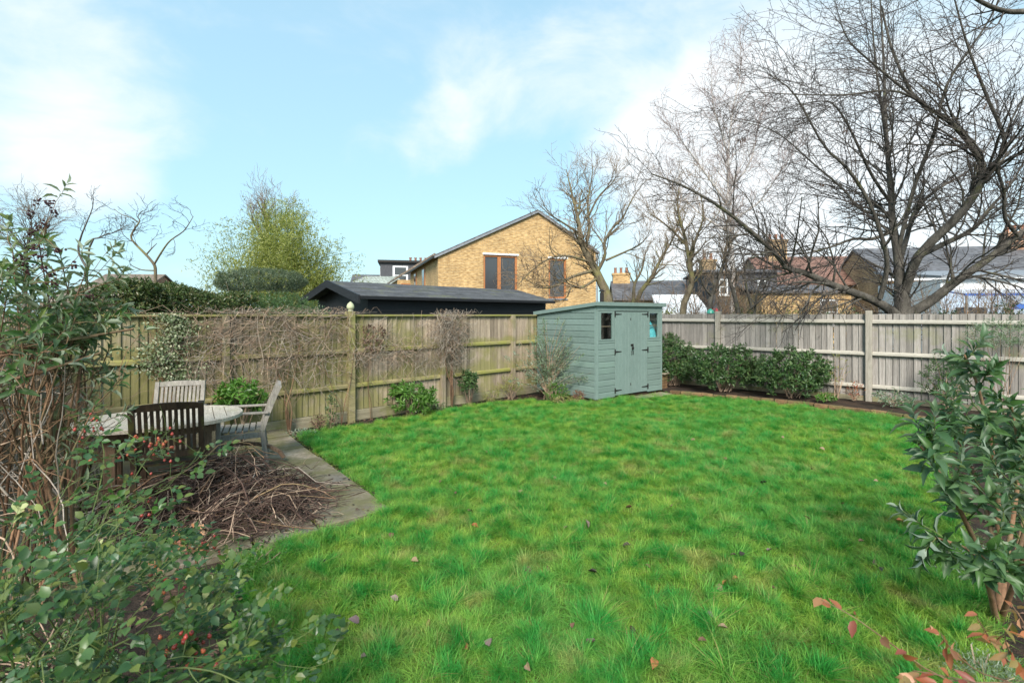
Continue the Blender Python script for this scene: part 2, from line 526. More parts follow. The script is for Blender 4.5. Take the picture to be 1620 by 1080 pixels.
def tag(o, label=None, cat=None, group=None, kind=None):
    if label: o['label'] = label
    if cat: o['category'] = cat
    if group: o['group'] = group
    if kind: o['kind'] = kind
    return o


def thing(name, label, cat, loc=(0, 0, 0), rz=0, group=None):
    o = bpy.data.objects.new(name, None)
    o.empty_display_size = .1
    C.objects.link(o)
    o.location = loc
    o.rotation_euler = (0, 0, rz)
    return tag(o, label, cat, group)


BOXF = [(0, 3, 2, 1), (4, 5, 6, 7), (0, 1, 5, 4), (1, 2, 6, 5), (2, 3, 7, 6), (3, 0, 4, 7)]


class MB:
    def __init__(s):
        s.v, s.f, s.m, s.r = [], [], [], []

    def add(s, vs, fs, mi=0, r=None):
        n = len(s.v)
        s.v += [tuple(x) for x in vs]
        rr = random.random() if r is None else r
        for f in fs:
            s.f.append(tuple(i + n for i in f))
            s.m.append(mi)
            s.r.append(rr)
        return s

    def box(s, c, d, rot=None, mi=0, r=None):
        hx, hy, hz = d[0] / 2, d[1] / 2, d[2] / 2
        vs = [Vector(p) for p in ((-hx, -hy, -hz), (hx, -hy, -hz), (hx, hy, -hz), (-hx, hy, -hz), (-hx, -hy, hz), (hx, -hy, hz), (hx, hy, hz), (-hx, hy, hz))]
        if rot is not None:
            vs = [rot @ p for p in vs]
        c = Vector(c)
        return s.add([p + c for p in vs], BOXF, mi, r)

    def span(s, x0, x1, y0, y1, z0, z1, mi=0):
        return s.box(((x0 + x1) / 2, (y0 + y1) / 2, (z0 + z1) / 2), (abs(x1 - x0), abs(y1 - y0), abs(z1 - z0)), None, mi)

    def bar(s, a, b, w, t, up=(0, 0, 1), mi=0):
        """square bar from a to b, w wide, t deep"""
        a, b = Vector(a), Vector(b)
        d = (b - a)
        L = d.length
        d.normalize()
        u = Vector(up)
        if abs(d.dot(u)) > .95:
            u = Vector((0, 1, 0))
        x = d.cross(u).normalized()
        y = x.cross(d).normalized()
        rot = Matrix((x, d, y)).transposed()
        return s.box((a + b) / 2, (w, L, t), rot, mi)

    def prism(s, poly, axis, a, b, mi=0):
        """extrude a 2D polygon: axis 'z' poly=(x,y); 'y' poly=(x,z); 'x' poly=(y,z)"""
        def p3(p, h):
            return {'z': (p[0], p[1], h), 'y': (p[0], h, p[1]), 'x': (h, p[0], p[1])}[axis]
        n = len(poly)
        vs = [p3(p, a) for p in poly] + [p3(p, b) for p in poly]
        fs = [tuple(range(n - 1, -1, -1)), tuple(range(n, 2 * n))] + [(i, (i + 1) % n, n + (i + 1) % n, n + i) for i in range(n)]
        return s.add(vs, fs, mi)

    def tube(s, pts, rad, n=6, mi=0):
        pts = [Vector(p) for p in pts]
        rad = rad if isinstance(rad, (list, tuple)) else [rad] * len(pts)
        rings = []
        ref = None
        for i, p in enumerate(pts):
            t = (pts[min(i + 1, len(pts) - 1)] - pts[max(i - 1, 0)]).normalized()
            if ref is None:
                ref = t.orthogonal().normalized()
            ref = (ref - t * ref.dot(t)).normalized()
            b = t.cross(ref)
            rings.append([p + (ref * math.cos(2 * PI * k / n) + b * math.sin(2 * PI * k / n)) * rad[i] for k in range(n)])
        vs = [q for rg in rings for q in rg]
        fs = []
        for i in range(len(pts) - 1):
            for k in range(n):
                fs.append((i * n + k, i * n + (k + 1) % n, (i + 1) * n + (k + 1) % n, (i + 1) * n + k))
        fs.append(tuple(range(n - 1, -1, -1)))
        fs.append(tuple((len(pts) - 1) * n + k for k in range(n)))
        return s.add(vs, fs, mi)

    def lathe(s, prof, c=(0, 0, 0), n=12, mi=0):
        vs, fs = [], []
        for (r, z) in prof:
            for k in range(n):
                vs.append((c[0] + r * math.cos(2 * PI * k / n), c[1] + r * math.sin(2 * PI * k / n), c[2] + z))
        for i in range(len(prof) - 1):
            for k in range(n):
                fs.append((i * n + k, i * n + (k + 1) % n, (i + 1) * n + (k + 1) % n, (i + 1) * n + k))
        fs.append(tuple(range(n - 1, -1, -1)))
        fs.append(tuple((len(prof) - 1) * n + k for k in range(n)))
        return s.add(vs, fs, mi)

    def mesh(s, name, smooth=False):
        return np_mesh(name, s.v, [i for f in s.f for i in f], [len(f) for f in s.f], s.r, s.m, smooth)

    def build(s, name, mat, parent=None, world=False, smooth=False, bevel=0, kind=None, loc=None, rot=None):
        if world and parent is not None:
            L = parent.location
            s.v = [(p[0] - L.x, p[1] - L.y, p[2] - L.z) for p in s.v]
        o = link(name, s.mesh(name, smooth), mat, parent, loc, rot)
        if bevel:
            b = o.modifiers.new('bevel', 'BEVEL')
            b.width = bevel
            b.segments = 1
            b.limit_method = 'ANGLE'
        if kind:
            o['kind'] = kind
        return o


# ---- many tubes at once
def tubes_np(P, RAD, sides=3):
    """P (N,K,3) polylines, RAD (N,K) radii -> verts, quad loops, totals, rnd"""
    N, K, _ = P.shape
    T = np.empty_like(P)
    T[:, 1:-1] = P[:, 2:] - P[:, :-2]
    T[:, 0] = P[:, 1] - P[:, 0]
    T[:, -1] = P[:, -1] - P[:, -2]
    T /= np.linalg.norm(T, axis=2, keepdims=True) + 1e-9
    main = P[:, -1] - P[:, 0]
    main /= np.linalg.norm(main, axis=1, keepdims=True) + 1e-9
    ax = np.zeros_like(main)
    ax[np.arange(N), np.argmin(np.abs(main), axis=1)] = 1
    U = np.cross(T, ax[:, None, :])
    U /= np.linalg.norm(U, axis=2, keepdims=True) + 1e-9
    B = np.cross(T, U)
    ang = np.arange(sides) * 2 * PI / sides
    V = P[:, :, None, :] + RAD[:, :, None, None] * (U[:, :, None, :] * np.cos(ang)[None, None, :, None] + B[:, :, None, :] * np.sin(ang)[None, None, :, None])
    idx = np.arange(N * K * sides).reshape(N, K, sides)
    a = idx[:, :-1, :]
    b = np.roll(a, -1, axis=2)
    d = idx[:, 1:, :]
    c = np.roll(d, -1, axis=2)
    loops = np.stack([a, d, c, b], axis=-1).reshape(-1)
    nf = N * (K - 1) * sides
    rnd = np.repeat(RNG.random(N), (K - 1) * sides)
    return V.reshape(-1, 3), loops, np.full(nf, 4), rnd


def merge_np(parts):
    V, Lp, T, Rn = [], [], [], []
    n = 0
    for v, l, t, r in parts:
        V.append(v); Lp.append(l + n); T.append(t); Rn.append(r)
        n += len(v)
    return np.concatenate(V), np.concatenate(Lp), np.concatenate(T), np.concatenate(Rn)


def resample(pts, K):
    """smooth Catmull-Rom resampling of a polyline to K points"""
    pts = [np.array(p, dtype=float) for p in pts]
    if len(pts) == 2:
        return np.array([pts[0] + (pts[1] - pts[0]) * t for t in np.linspace(0, 1, K)])
    ext = [2 * pts[0] - pts[1]] + pts + [2 * pts[-1] - pts[-2]]
    out = []
    for u in np.linspace(0, len(pts) - 1 - 1e-6, K):
        i = int(u)
        t = u - i
        p0, p1, p2, p3 = ext[i], ext[i + 1], ext[i + 2], ext[i + 3]
        out.append(.5 * ((2 * p1) + (-p0 + p2) * t + (2 * p0 - 5 * p1 + 4 * p2 - p3) * t * t + (-p0 + 3 * p1 - 3 * p2 + p3) * t ** 3))
    return np.array(out)


def tubes_obj(name, lines, mat, parent=None, sides=3, world=True, smooth=False, kind=None):
    """lines: list of (points Kx3, r0, r1); any K"""
    by = {}
    for P, r0, r1 in lines:
        by.setdefault(len(P), []).append((P, r0, r1))
    parts = []
    for K, ls in by.items():
        P = np.array([l[0] for l in ls], dtype=float)
        t = np.linspace(0, 1, K)[None, :]
        r = np.array([l[1] for l in ls])[:, None] * (1 - t) + np.array([l[2] for l in ls])[:, None] * t
        parts.append(tubes_np(P, r, sides))
    V, Lp, T, Rn = merge_np(parts)
    if world and parent is not None:
        V = V - np.array(parent.location)
    o = link(name, np_mesh(name, V, Lp, T, Rn, smooth=smooth), mat, parent)
    if kind:
        o['kind'] = kind
    return o


def walk(p, d, L, K, wander=.25, bias=(0, 0, 0)):
    """a crooked line from p along d, drifting towards bias"""
    p = np.array(p, dtype=float)
    d = np.array(d, dtype=float)
    d /= np.linalg.norm(d) + 1e-9
    b = np.array(bias, dtype=float)
    out = [p.copy()]
    st = L / (K - 1)
    for _ in range(K - 1):
        d = d + RNG.normal(0, wander, 3) + b / (K - 1)
        d /= np.linalg.norm(d) + 1e-9
        p = p + d * st
        out.append(p.copy())
    return np.array(out)


def grow(lines, out, levels, lv=0):
    """side branches on every line; levels: list of dicts(n per metre, len, ang, wander, bias, K, rmin)"""
    if lv >= len(levels):
        return
    q = levels[lv]
    new = []
    for P, r0, r1 in lines:
        seg = np.linalg.norm(P[1:] - P[:-1], axis=1)
        L = seg.sum()
        n = int(L * q['n'] + random.random())
        if 'max' in q:
            n = min(n, q['max'])
        K = len(P)
        for i in range(n):
            t = q.get('t0', .2) + (1 - q.get('t0', .2)) * (i + random.random()) / max(1, n)
            t = min(t, .995)
            u = t * (K - 1)
            k = int(u)
            p = P[k] + (P[min(k + 1, K - 1)] - P[k]) * (u - k)
            tan = P[min(k + 1, K - 1)] - P[max(k, 0)] if k < K - 1 else P[K - 1] - P[K - 2]
            tan = tan / (np.linalg.norm(tan) + 1e-9)
            v = RNG.normal(0, 1, 3)
            v -= tan * v.dot(tan)
            v /= np.linalg.norm(v) + 1e-9
            an = R(random.gauss(q['ang'], q.get('angs', 12)))
            d = tan * math.cos(an) + v * math.sin(an)
            ln = q['len'] * random.uniform(.45, 1.25) * (1 - q.get('taper', .4) * t)
            rp = r0 + (r1 - r0) * t
            ra = max(q['rmin'], min(rp * q.get('rk', .6), q.get('rmax', 1)))
            Q = walk(p, d, ln, q['K'], q.get('wander', .2), q.get('bias', (0, 0, .4)))
            new.append((Q, ra, max(q['rmin'] * .6, ra * q.get('rt', .4))))
    out.extend(new)
    grow(new, out, levels, lv + 1)


# ---- leaves
LEAF_LONG = (np.array([(0, 0, 0), (-.5, .33, .10), (0, .33, 0), (.5, .33, .10), (-.40, .66, .05), (0, .66, -.05), (.40, .66, .05), (0, 1, -.22)], dtype=float),
             [(0, 3, 2), (0, 2, 1), (2, 3, 6, 5), (1, 2, 5, 4), (5, 6, 7), (4, 5, 7)])
LEAF_OVAL = (np.array([(0, 0, 0), (-.42, .22, .08), (0, .25, 0), (.42, .22, .08), (-.5, .58, .07), (0, .6, -.02), (.5, .58, .07), (0, 1, -.1)], dtype=float),
             [(0, 3, 2), (0, 2, 1), (2, 3, 6, 5), (1, 2, 5, 4), (5, 6, 7), (4, 5, 7)])
LEAF_QUAD = (np.array([(0, 0, 0), (.5, .45, .12), (0, 1, -.05), (-.5, .45, .12)], dtype=float), [(0, 1, 2, 3)])


def leaf_frames(D, Nn):
    D = D / (np.linalg.norm(D, axis=1, keepdims=True) + 1e-9)
    X = np.cross(D, Nn)
    X /= np.linalg.norm(X, axis=1, keepdims=True) + 1e-9
    Z = np.cross(X, D)
    return X, D, Z


def leaves_np(lv, tmpl):
    """lv: array rows pos3, dir3, normal3, length, width"""
    tv, tf = tmpl
    X, D, Z = leaf_frames(lv[:, 3:6], lv[:, 6:9])
    Ln, Wd = lv[:, 9], lv[:, 10]
    V = lv[:, None, 0:3] + X[:, None, :] * (tv[None, :, 0] * Wd[:, None])[..., None] + D[:, None, :] * (tv[None, :, 1] * Ln[:, None])[..., None] \
        + Z[:, None, :] * (tv[None, :, 2] * Ln[:, None])[..., None]
    N, k = len(lv), len(tv)
    fl = np.array([i for f in tf for i in f])
    loops = (np.arange(N)[:, None] * k + fl[None, :]).ravel()
    tot = np.tile([len(f) for f in tf], N)
    rnd = np.repeat(RNG.random(N), len(tf))
    return V.reshape(-1, 3), loops, tot, rnd


_leafmesh = {}


def emit_leaves(parent, lv, mat, tmpl=LEAF_QUAD, limit=0, part_name='leaf', mass_name='foliage', curl=True):
    """the `limit` leaves that show largest become objects of their own, the rest one mass"""
    lv = np.asarray(lv, dtype=float)
    dist = np.linalg.norm(lv[:, 0:3] - np.array([0, 0, EYE]), axis=1)
    px = lv[:, 0] / np.maximum(lv[:, 1], .2) * FPX + CXP
    py = HOR - (lv[:, 2] - EYE) / np.maximum(lv[:, 1], .2) * FPX
    vis = (px > -10) & (px < 1630) & (py > -10) & (py < 1090) & (lv[:, 1] > .3)
    key = lv[:, 9] / dist * vis
    order = np.argsort(-key)
    own = order[:limit]
    rest = order[limit:]
    PL = np.array(parent.location)
    if limit:
        kname = mat.name
        if kname not in _leafmesh:
            ms = []
            for k in range(5):
                tv = tmpl[0].copy()
                cb = [0, -.25, .2, -.4, .1][k]
                tv[:, 2] += cb * tv[:, 1] ** 2 * .5
                tv[:, 0] += [0, .06, -.05, .03, -.08][k] * tv[:, 1] ** 2
                me = np_mesh(part_name, tv, [i for f in tmpl[1] for i in f], [len(f) for f in tmpl[1]], np.zeros(len(tmpl[1])), smooth=True)
                me.materials.append(mat)
                ms.append(me)
            _leafmesh[kname] = ms
        X, D, Z = leaf_frames(lv[own, 3:6], lv[own, 6:9])
        for j, i in enumerate(own):
            L, Wd = lv[i, 9], lv[i, 10]
            x, d, z = X[j] * Wd, D[j] * L, Z[j] * L
            p = lv[i, :3] - PL
            o = bpy.data.objects.new(part_name, random.choice(_leafmesh[kname]))
            C.objects.link(o)
            o.parent = parent
            o.matrix_local = Matrix(((x[0], d[0], z[0], p[0]), (x[1], d[1], z[1], p[1]), (x[2], d[2], z[2], p[2]), (0, 0, 0, 1)))
    if len(rest):
        V, Lp, T, Rn = leaves_np(lv[rest], tmpl)
        o = link(mass_name, np_mesh(mass_name, V - PL, Lp, T, Rn, smooth=False), mat, parent)
        o['kind'] = 'stuff'


def whorls(tips, dirs, m, L, Wd, spread=1.0, along=.06, droop=.2):
    """m leaves spiralling round the end of every shoot"""
    rows = []
    for p, d in zip(tips, dirs):
        d = np.array(d) / (np.linalg.norm(d) + 1e-9)
        ref = np.cross(d, (0.3, .2, 1))
        ref /= np.linalg.norm(ref) + 1e-9
        b = np.cross(d, ref)
        a0 = random.random() * 6.28
        for k in range(m):
            a = a0 + k * 2.4
            out = ref * math.cos(a) + b * math.sin(a)
            f = k / max(1, m - 1)
            sp = spread * (1.1 - .75 * f)
            dd = d * (.35 + .7 * f) + out * sp + RNG.normal(0, .15, 3)
            dd[2] -= droop
            nn = d + RNG.normal(0, .3, 3) - out * .4
            l = L * random.uniform(.65, 1.15) * (1 - .35 * f)
            rows.append(np.concatenate((np.array(p) - d * along * (1 - f), dd, nn, (l, l * Wd))))
    return rows


def mound_tips(c, size, n, shell=.55, flat_bottom=True):
    """shoot ends spread through the outer part of an ellipsoid"""
    tips, dirs = [], []
    c = np.array(c)
    s = np.array(size) / 2
    while len(tips) < n:
        v = RNG.normal(0, 1, 3)
        v /= np.linalg.norm(v)
        if flat_bottom and v[2] < -.8:
            continue
        r = shell + (1 - shell) * random.random() ** .6
        r *= 1 + .13 * math.sin(v[0] * 7 + c[0] * 3) * math.cos(v[1] * 6 + v[2] * 5 + c[1])
        tips.append(c + v * s * r)
        dirs.append(v * .8 + np.array((0, 0, .5)) + RNG.normal(0, .3, 3))
    return tips, dirs


def shrub(name, label, cat, x, y, z0, size, n, L, Wd, mat, m=5, stem='dead_twig', group=None, tmpl=LEAF_QUAD, limit=0, shell=.5, lift=0., nstem=14, droop=.15):
    t = thing(name, label, cat, (x, y, z0), 0, group)
    c = (x, y, z0 + lift + size[2] / 2)
    tips, dirs = mound_tips(c, size, n, shell)
    lines = []
    for i in RNG.choice(len(tips), min(nstem, len(tips)), replace=False):
        b = np.array((x + random.uniform(-.1, .1) * size[0], y + random.uniform(-.1, .1) * size[1], z0))
        mid = b * .45 + tips[i] * .55 + np.array((0, 0, .08 * size[2]))
        lines.append((resample([b, mid, tips[i]], 6), .010 * max(.6, size[2]), .003))
    tubes_obj('stem', lines, M[stem], t, 4)
    emit_leaves(t, whorls(tips, dirs, m, L, Wd, droop=droop), mat, tmpl, limit)
    return t


# ------------------------------------------------------------------ ground
def sheet(name, poly, z, mat, kind='structure', label=None):
    me = np_mesh(name, [(p[0], p[1], z) for p in poly], list(range(len(poly))), [len(poly)])
    o = link(name, me, mat)
    o['kind'] = kind
    return o


sheet('ground', [(-900, -200), (900, -200), (900, 1500), (-900, 1500)], -.06, M['field'])
FD = Vector((.7255, .6882, 0))             # along the left fence
FP = Vector((-2.73, 8.27, 0))              # its post by the finial
FN = Vector((FD.y, -FD.x, 0))              # towards the garden
FRZ = math.atan2(FD.y, FD.x)


def onfence(t, out=0., z=0.):
    return FP + FD * t + FN * out + Vector((0, 0, z))


RD = Vector((.765, -.644, 0)).normalized()  # along the right fence, towards the camera
RP = Vector((4.90, 11.68, 0))
RN = Vector((-RD.y * -1, -RD.x, 0))
RN = Vector((RD.y, -RD.x, 0))              # towards the garden
RRZ = math.atan2(RD.y, RD.x)


def onright(t, out=0., z=0.):
    return RP + RD * t + RN * out + Vector((0, 0, z))


corner_far = Vector((2.85, 13.42, 0))
sheet('garden_soil', [onfence(-3.8).to_tuple()[:2], (2.85, 13.42), (4.9, 11.68), (9.5, 7.8), (11, 5.5), (9, -1), (-4.6, -1), (-3.3, 2.6)], -.045, M['soil'])

lawn_poly = [(-3.12, 7.20), (-2.25, 7.85), (-1.30, 9.02), (.35, 10.12), (1.2, 9.75), (1.72, 9.82), (2.6, 10.42), (3.35, 10.75), (4.35, 10.18), (5.36, 9.52), (6.25, 8.55), (6.75, 7.75),
             (6.25, 6.9), (5.2, 6.0), (4.35, 4.9), (3.75, 4.1), (3.05, 3.2), (2.55, 2.55), (2.3, 1.9), (2.2, .6), (-1.35, .6), (-1.25, 2.3), (-1.55, 2.9), (-2.0, 3.42), (-1.07, 4.40)]


def inside(x, y, poly):
    r = False
    n = len(poly)
    for i in range(n):
        x1, y1 = poly[i]
        x2, y2 = poly[(i + 1) % n]
        if (y1 > y) != (y2 > y) and x < (x2 - x1) * (y - y1) / (y2 - y1) + x1:
            r = not r
    return r


def lawn_z(x, y):
    return .02 * math.sin(x * 2.1 + y * 1.3) * math.cos(y * 1.7 - x * .6) + .012 * math.sin(x * 5.3 + 1) * math.sin(y * 4.7)


g = .11
vid, lv_, lf_ = {}, [], []
for i in range(-32, 64):
    for j in range(4, 102):
        if inside((i + .5) * g, (j + .5) * g, lawn_poly):
            q = []
            for (a, b) in ((i, j), (i + 1, j), (i + 1, j + 1), (i, j + 1)):
                if (a, b) not in vid:
                    vid[(a, b)] = len(lv_)
                    lv_.append((a * g, b * g, lawn_z(a * g, b * g)))
                q.append(vid[(a, b)])
            lf_.append(q)
lawn = link('lawn', np_mesh('lawn', lv_, [i for f in lf_ for i in f], [4] * len(lf_), smooth=True), M['turf'])
lawn['kind'] = 'structure'

# ---- grass material: deep green tufts, yellow-green thin patches, straw
m, nt, b, out = new_mat('grass')
gp = nt.nodes.new('ShaderNodeNewGeometry').outputs['Position']
tuft = tnoise(nt, gp, 5.2, 4, .62)
broad = tnoise(nt, gp, .55, 3, .5)
col = mixc(nt, mrange(nt, tuft, .38, .62), (.31, .45, .070), (.048, .30, .046))
col = mixc(nt, mrange(nt, broad, .42, .62, 0, .5), col, (.065, .36, .08))
straw = mrange(nt, tnoise(nt, gp, 2.3, 4, .65, .6), .55, .67, 0, .60)
col = mixc(nt, straw, col, (.44, .37, .14))
at_ = nt.nodes.new('ShaderNodeAttribute')
at_.attribute_name = 'rnd'
col = mixc(nt, 1.0, col, mixc(nt, at_.outputs['Fac'], (.55, .6, .55), (1.4, 1.35, 1.4)), 'MULTIPLY')
dry = mrange(nt, at_.outputs['Fac'], .93, .95)
col = mixc(nt, dry, col, (.34, .28, .11))
nt.links.new(col, b.inputs['Base Color'])
b.inputs['Roughness'].default_value = .5
b.inputs['Specular IOR Level'].default_value = .25
t_ = nt.nodes.new('ShaderNodeBsdfTranslucent')
nt.links.new(mixc(nt, 1.0, col, (1.25, 1.3, .7), 'MULTIPLY'), t_.inputs[0])
mx_ = nt.nodes.new('ShaderNodeMixShader')
mx_.inputs[0].default_value = .4
nt.links.new(b.outputs[0], mx_.inputs[1])
nt.links.new(t_.outputs[0], mx_.inputs[2])
nt.links.new(mx_.outputs[0], out.inputs[0])
M['grass'] = m


def grass_clump(n, h, rad, lean, wd):
    V, Lp, T, Rn = [], [], [], []
    comb = random.random() * 6.28
    for i in range(n):
        a, r = random.random() * 6.28, rad * random.random() ** .6
        p = np.array((r * math.cos(a), r * math.sin(a), -.01))
        o = random.gauss(comb, 1.0)
        ln = lean * random.uniform(.3, 1.6)
        H = h * random.uniform(.55, 1.25)
        dx = np.array((math.cos(o), math.sin(o), 0))
        sdv = np.array((-dx[1], dx[0], 0)) * wd * random.uniform(.6, 1.2) * .5
        pts = []
        for k, (f, w) in enumerate(((0, 1), (.45, .9), (.8, .6), (1, 0))):
            q = p + dx * H * ln * f ** 1.8 + np.array((0, 0, H * f * (1 - .28 * ln * f)))
            if w:
                pts += [q - sdv * w, q + sdv * w]
            else:
                pts.append(q)
        k = len(V)
        V += pts
        for f in ((0, 1, 3, 2), (2, 3, 5, 4), (4, 5, 6)):
            Lp += [k + z for z in f]
            T.append(len(f))
        Rn += [random.random()] * 3
    return np_mesh('grass_tuft', V, Lp, T, Rn)


tuft_col = bpy.data.collections.new('grass_tufts')
specs = [(36, .030, .055, 1.3, .0024), (36, .038, .055, 1.3, .0024), (36, .048, .05, 1.25, .0024), (38, .058, .05, 1.2, .0024), (42, .068, .04, 1.1, .0025), (48, .080, .032, 1.05, .0025), (54, .095, .028, 1.05, .0025), (58, .112, .026, 1.1, .0026)]
for i, sp in enumerate(specs):
    o = bpy.data.objects.new('grass_tuft_%02d' % i, grass_clump(*sp))
    o.data.materials.append(M['grass'])
    tuft_col.objects.link(o)

ng = bpy.data.node_groups.new('grass_scatter', 'GeometryNodeTree')
ng.interface.new_socket(name='Geometry', in_out='INPUT', socket_type='NodeSocketGeometry')
ng.interface.new_socket(name='Geometry', in_out='OUTPUT', socket_type='NodeSocketGeometry')
N_ = ng.nodes


def gn(t, **k):
    n = N_.new(t)
    for a, bb in k.items():
        setattr(n, a, bb)
    return n


gi, go = gn('NodeGroupInput'), gn('NodeGroupOutput')
dp = gn('GeometryNodeDistributePointsOnFaces')
dp.inputs['Density'].default_value = 950
ci = gn('GeometryNodeCollectionInfo')
ci.inputs['Collection'].default_value = tuft_col
ci.inputs['Separate Children'].default_value = True
ci.inputs['Reset Children'].default_value = True
iop = gn('GeometryNodeInstanceOnPoints')
iop.inputs['Pick Instance'].default_value = True
pos = gn('GeometryNodeInputPosition')
gnz = gn('ShaderNodeTexNoise')
gnz.inputs['Scale'].default_value = 5.2
gnz.inputs['Detail'].default_value = 4
gnz.inputs['Roughness'].default_value = .62
gmr = gn('ShaderNodeMapRange')
for i, x in zip((1, 2, 3, 4), (.40, .64, 0, 5.2)):
    gmr.inputs[i].default_value = x
rv = gn('FunctionNodeRandomValue', data_type='FLOAT')
rv.inputs[2].default_value = 0
rv.inputs[3].default_value = 2.6
ga = gn('ShaderNodeMath', operation='ADD')
gfl = gn('ShaderNodeMath', operation='FLOOR')
rr = gn('FunctionNodeRandomValue', data_type='FLOAT_VECTOR')
rr.inputs[0].default_value = (-.35, -.35, 0)
rr.inputs[1].default_value = (.35, .35, 6.283)
rs = gn('FunctionNodeRandomValue', data_type='FLOAT')
rs.inputs[2].default_value = .75
rs.inputs[3].default_value = 1.3
lk = ng.links.new
lk(gi.outputs[0], dp.inputs[0])
lk(dp.outputs[0], iop.inputs['Points'])
lk(ci.outputs[0], iop.inputs['Instance'])
lk(pos.outputs[0], gnz.inputs['Vector'])
lk(gnz.outputs[0], gmr.inputs[0])
lk(gmr.outputs[0], ga.inputs[0])
lk(rv.outputs[1], ga.inputs[1])
lk(ga.outputs[0], gfl.inputs[0])
lk(gfl.outputs[0], iop.inputs['Instance Index'])
lk(rr.outputs[0], iop.inputs['Rotation'])
lk(rs.outputs[1], iop.inputs['Scale'])
lk(iop.outputs[0], go.inputs[0])
gme = lawn.data.copy()
grass = link('grass', gme)
tag(grass, 'long tufted green lawn grass with yellow patches', 'grass', None, 'stuff')
mod = grass.modifiers.new('grass', 'NODES')
mod.node_group = ng

# ---- patio flags, each a slab
patio = thing('patio', 'old stone flag patio under the teak table and the heap of cuttings', 'patio', (0, 0, -.06))
A0, U1, U2 = Vector((-1.07, 4.40, 0)), Vector((-.615, .789, 0)), Vector((-.789, -.615, 0))   # near corner, along the long edge, along the short edge
rows_ = [.62, .48, .6, .5, .62, .46, .6]
offs = 0
for ri, w in enumerate(rows_):
    s = -.0 if ri % 2 == 0 else -.0
    L = 0
    first = True
    while L < 3.5:
        ln = random.choice((.45, .6, .75, .6)) * (.6 if first and ri % 2 else 1)
        first = False
        a, bq = offs + .012, offs + w - .012
        c0, c1 = L + .012, L + ln - .012
        zz = .075 + random.uniform(-.012, .012)
        pl = [A0 + U2 * a + U1 * c0, A0 + U2 * bq + U1 * c0, A0 + U2 * bq + U1 * c1, A0 + U2 * a + U1 * c1]
        pl = [(p.x + random.uniform(-.006, .006), p.y + random.uniform(-.006, .006)) for p in pl]
        mb = MB().prism(pl[::-1], 'z', .0, zz)
        mb.build('paving_slab', M['slab'], patio, bevel=.006)
        L += ln
    offs += w
jr = []
for _ in range(1500):                                           # moss and seedlings in the joints
    a_ = random.choice(np.cumsum([0] + rows_).tolist()) + random.gauss(0, .008)
    p_ = A0 + U2 * a_ + U1 * random.uniform(-.02, 3.6)
    jr.append(np.concatenate(((p_.x, p_.y, -.005), (random.gauss(0, .6), random.gauss(0, .6), 1), RNG.normal(0, 1, 3), (random.uniform(.015, .045), random.uniform(.006, .014)))))
V, Lp_, T_, Rn_ = leaves_np(np.array(jr), LEAF_QUAD)
link('joint_weeds', np_mesh('joint_weeds', V - np.array((0, 0, -.06)), Lp_, T_, Rn_), M['leaf_yellow'], patio)['kind'] = 'stuff'

# ------------------------------------------------------------------ left fence (mossy closeboard)
FH = 1.75
lf = thing('closeboard_fence', 'mossy green wooden closeboard fence behind the teak table', 'fence', FP, FRZ)
BOARD = MB()
BOARD.prism([(-.048, .002), (.048, .002), (.048, -.024), (-.048, -.004)], 'z', 0, 1)
board_me = BOARD.mesh('fence_board')
board_me.materials.append(M['fence_moss'])


def boards(parent, x0, x1, z0, z1, me, yoff=0., pitch=.095):
    n = int(round((x1 - x0) / pitch))
    for k in range(n):
        o = bpy.data.objects.new('fence_board', me)
        C.objects.link(o)
        o.parent = parent
        o.location = (x0 + (k + .5) * (x1 - x0) / n, yoff + random.uniform(-.003, .003), z0 + random.uniform(-.004, .004))
        o.rotation_euler = (0, random.gauss(0, .004), random.gauss(0, .045))
        o.scale = (random.uniform(.93, 1.02), random.uniform(.8, 1.2), z1 - z0 + random.uniform(-.006, .006))


PW = 1.86
for k in range(-2, 4):                                          # posts
    x = k * PW
    big = k == 0
    w = .115 if big else .095
    MB().span(x - w / 2, x + w / 2, -.115, .03 if not big else .05, -.06, FH + (.055 if big else -.004)).build('fence_post', M['rail_moss' if big else 'fence_moss'], lf, bevel=.006)
for k in range(-2, 3):
    x0, x1 = k * PW + .05, (k + 1) * PW - .05
    boards(lf, x0, x1, .15, FH - .03, board_me, .0)
    for z, h in ((1.155, .075), (.565, .075)):
        dz = random.uniform(-.012, .012)
        MB().prism([(-.025, z - h / 2), (-.025, z + h / 2), (-.068, z + .014), (-.068, z - h / 2 + .004)], 'x', x0, x1).build('fence_rail', M['rail_moss'], lf, bevel=.004, loc=(0, 0, dz))
    MB().span(x0 - .045, x1 + .045, -.075, .045, FH - .028, FH + .006).build('capping_rail', M['rail_moss'], lf, bevel=.006)
    MB().span(x0, x1, -.05, -.021, -.03, .148).build('gravel_board', M['gravel_board'], lf, bevel=.005)
# pale acorn finial standing on the tall post
fin = thing('post_finial', 'pale acorn shaped finial on top of the tall mossy fence post', 'finial', onfence(0, .045, FH + .055))
MB().lathe([(.03, 0), (.045, .008), (.045, .02), (.025, .028), (.05, .042), (.063, .07), (.06, .10), (.045, .13), (.02, .155), (.004, .168)], n=14).build('acorn', M['acorn'], fin, smooth=True)

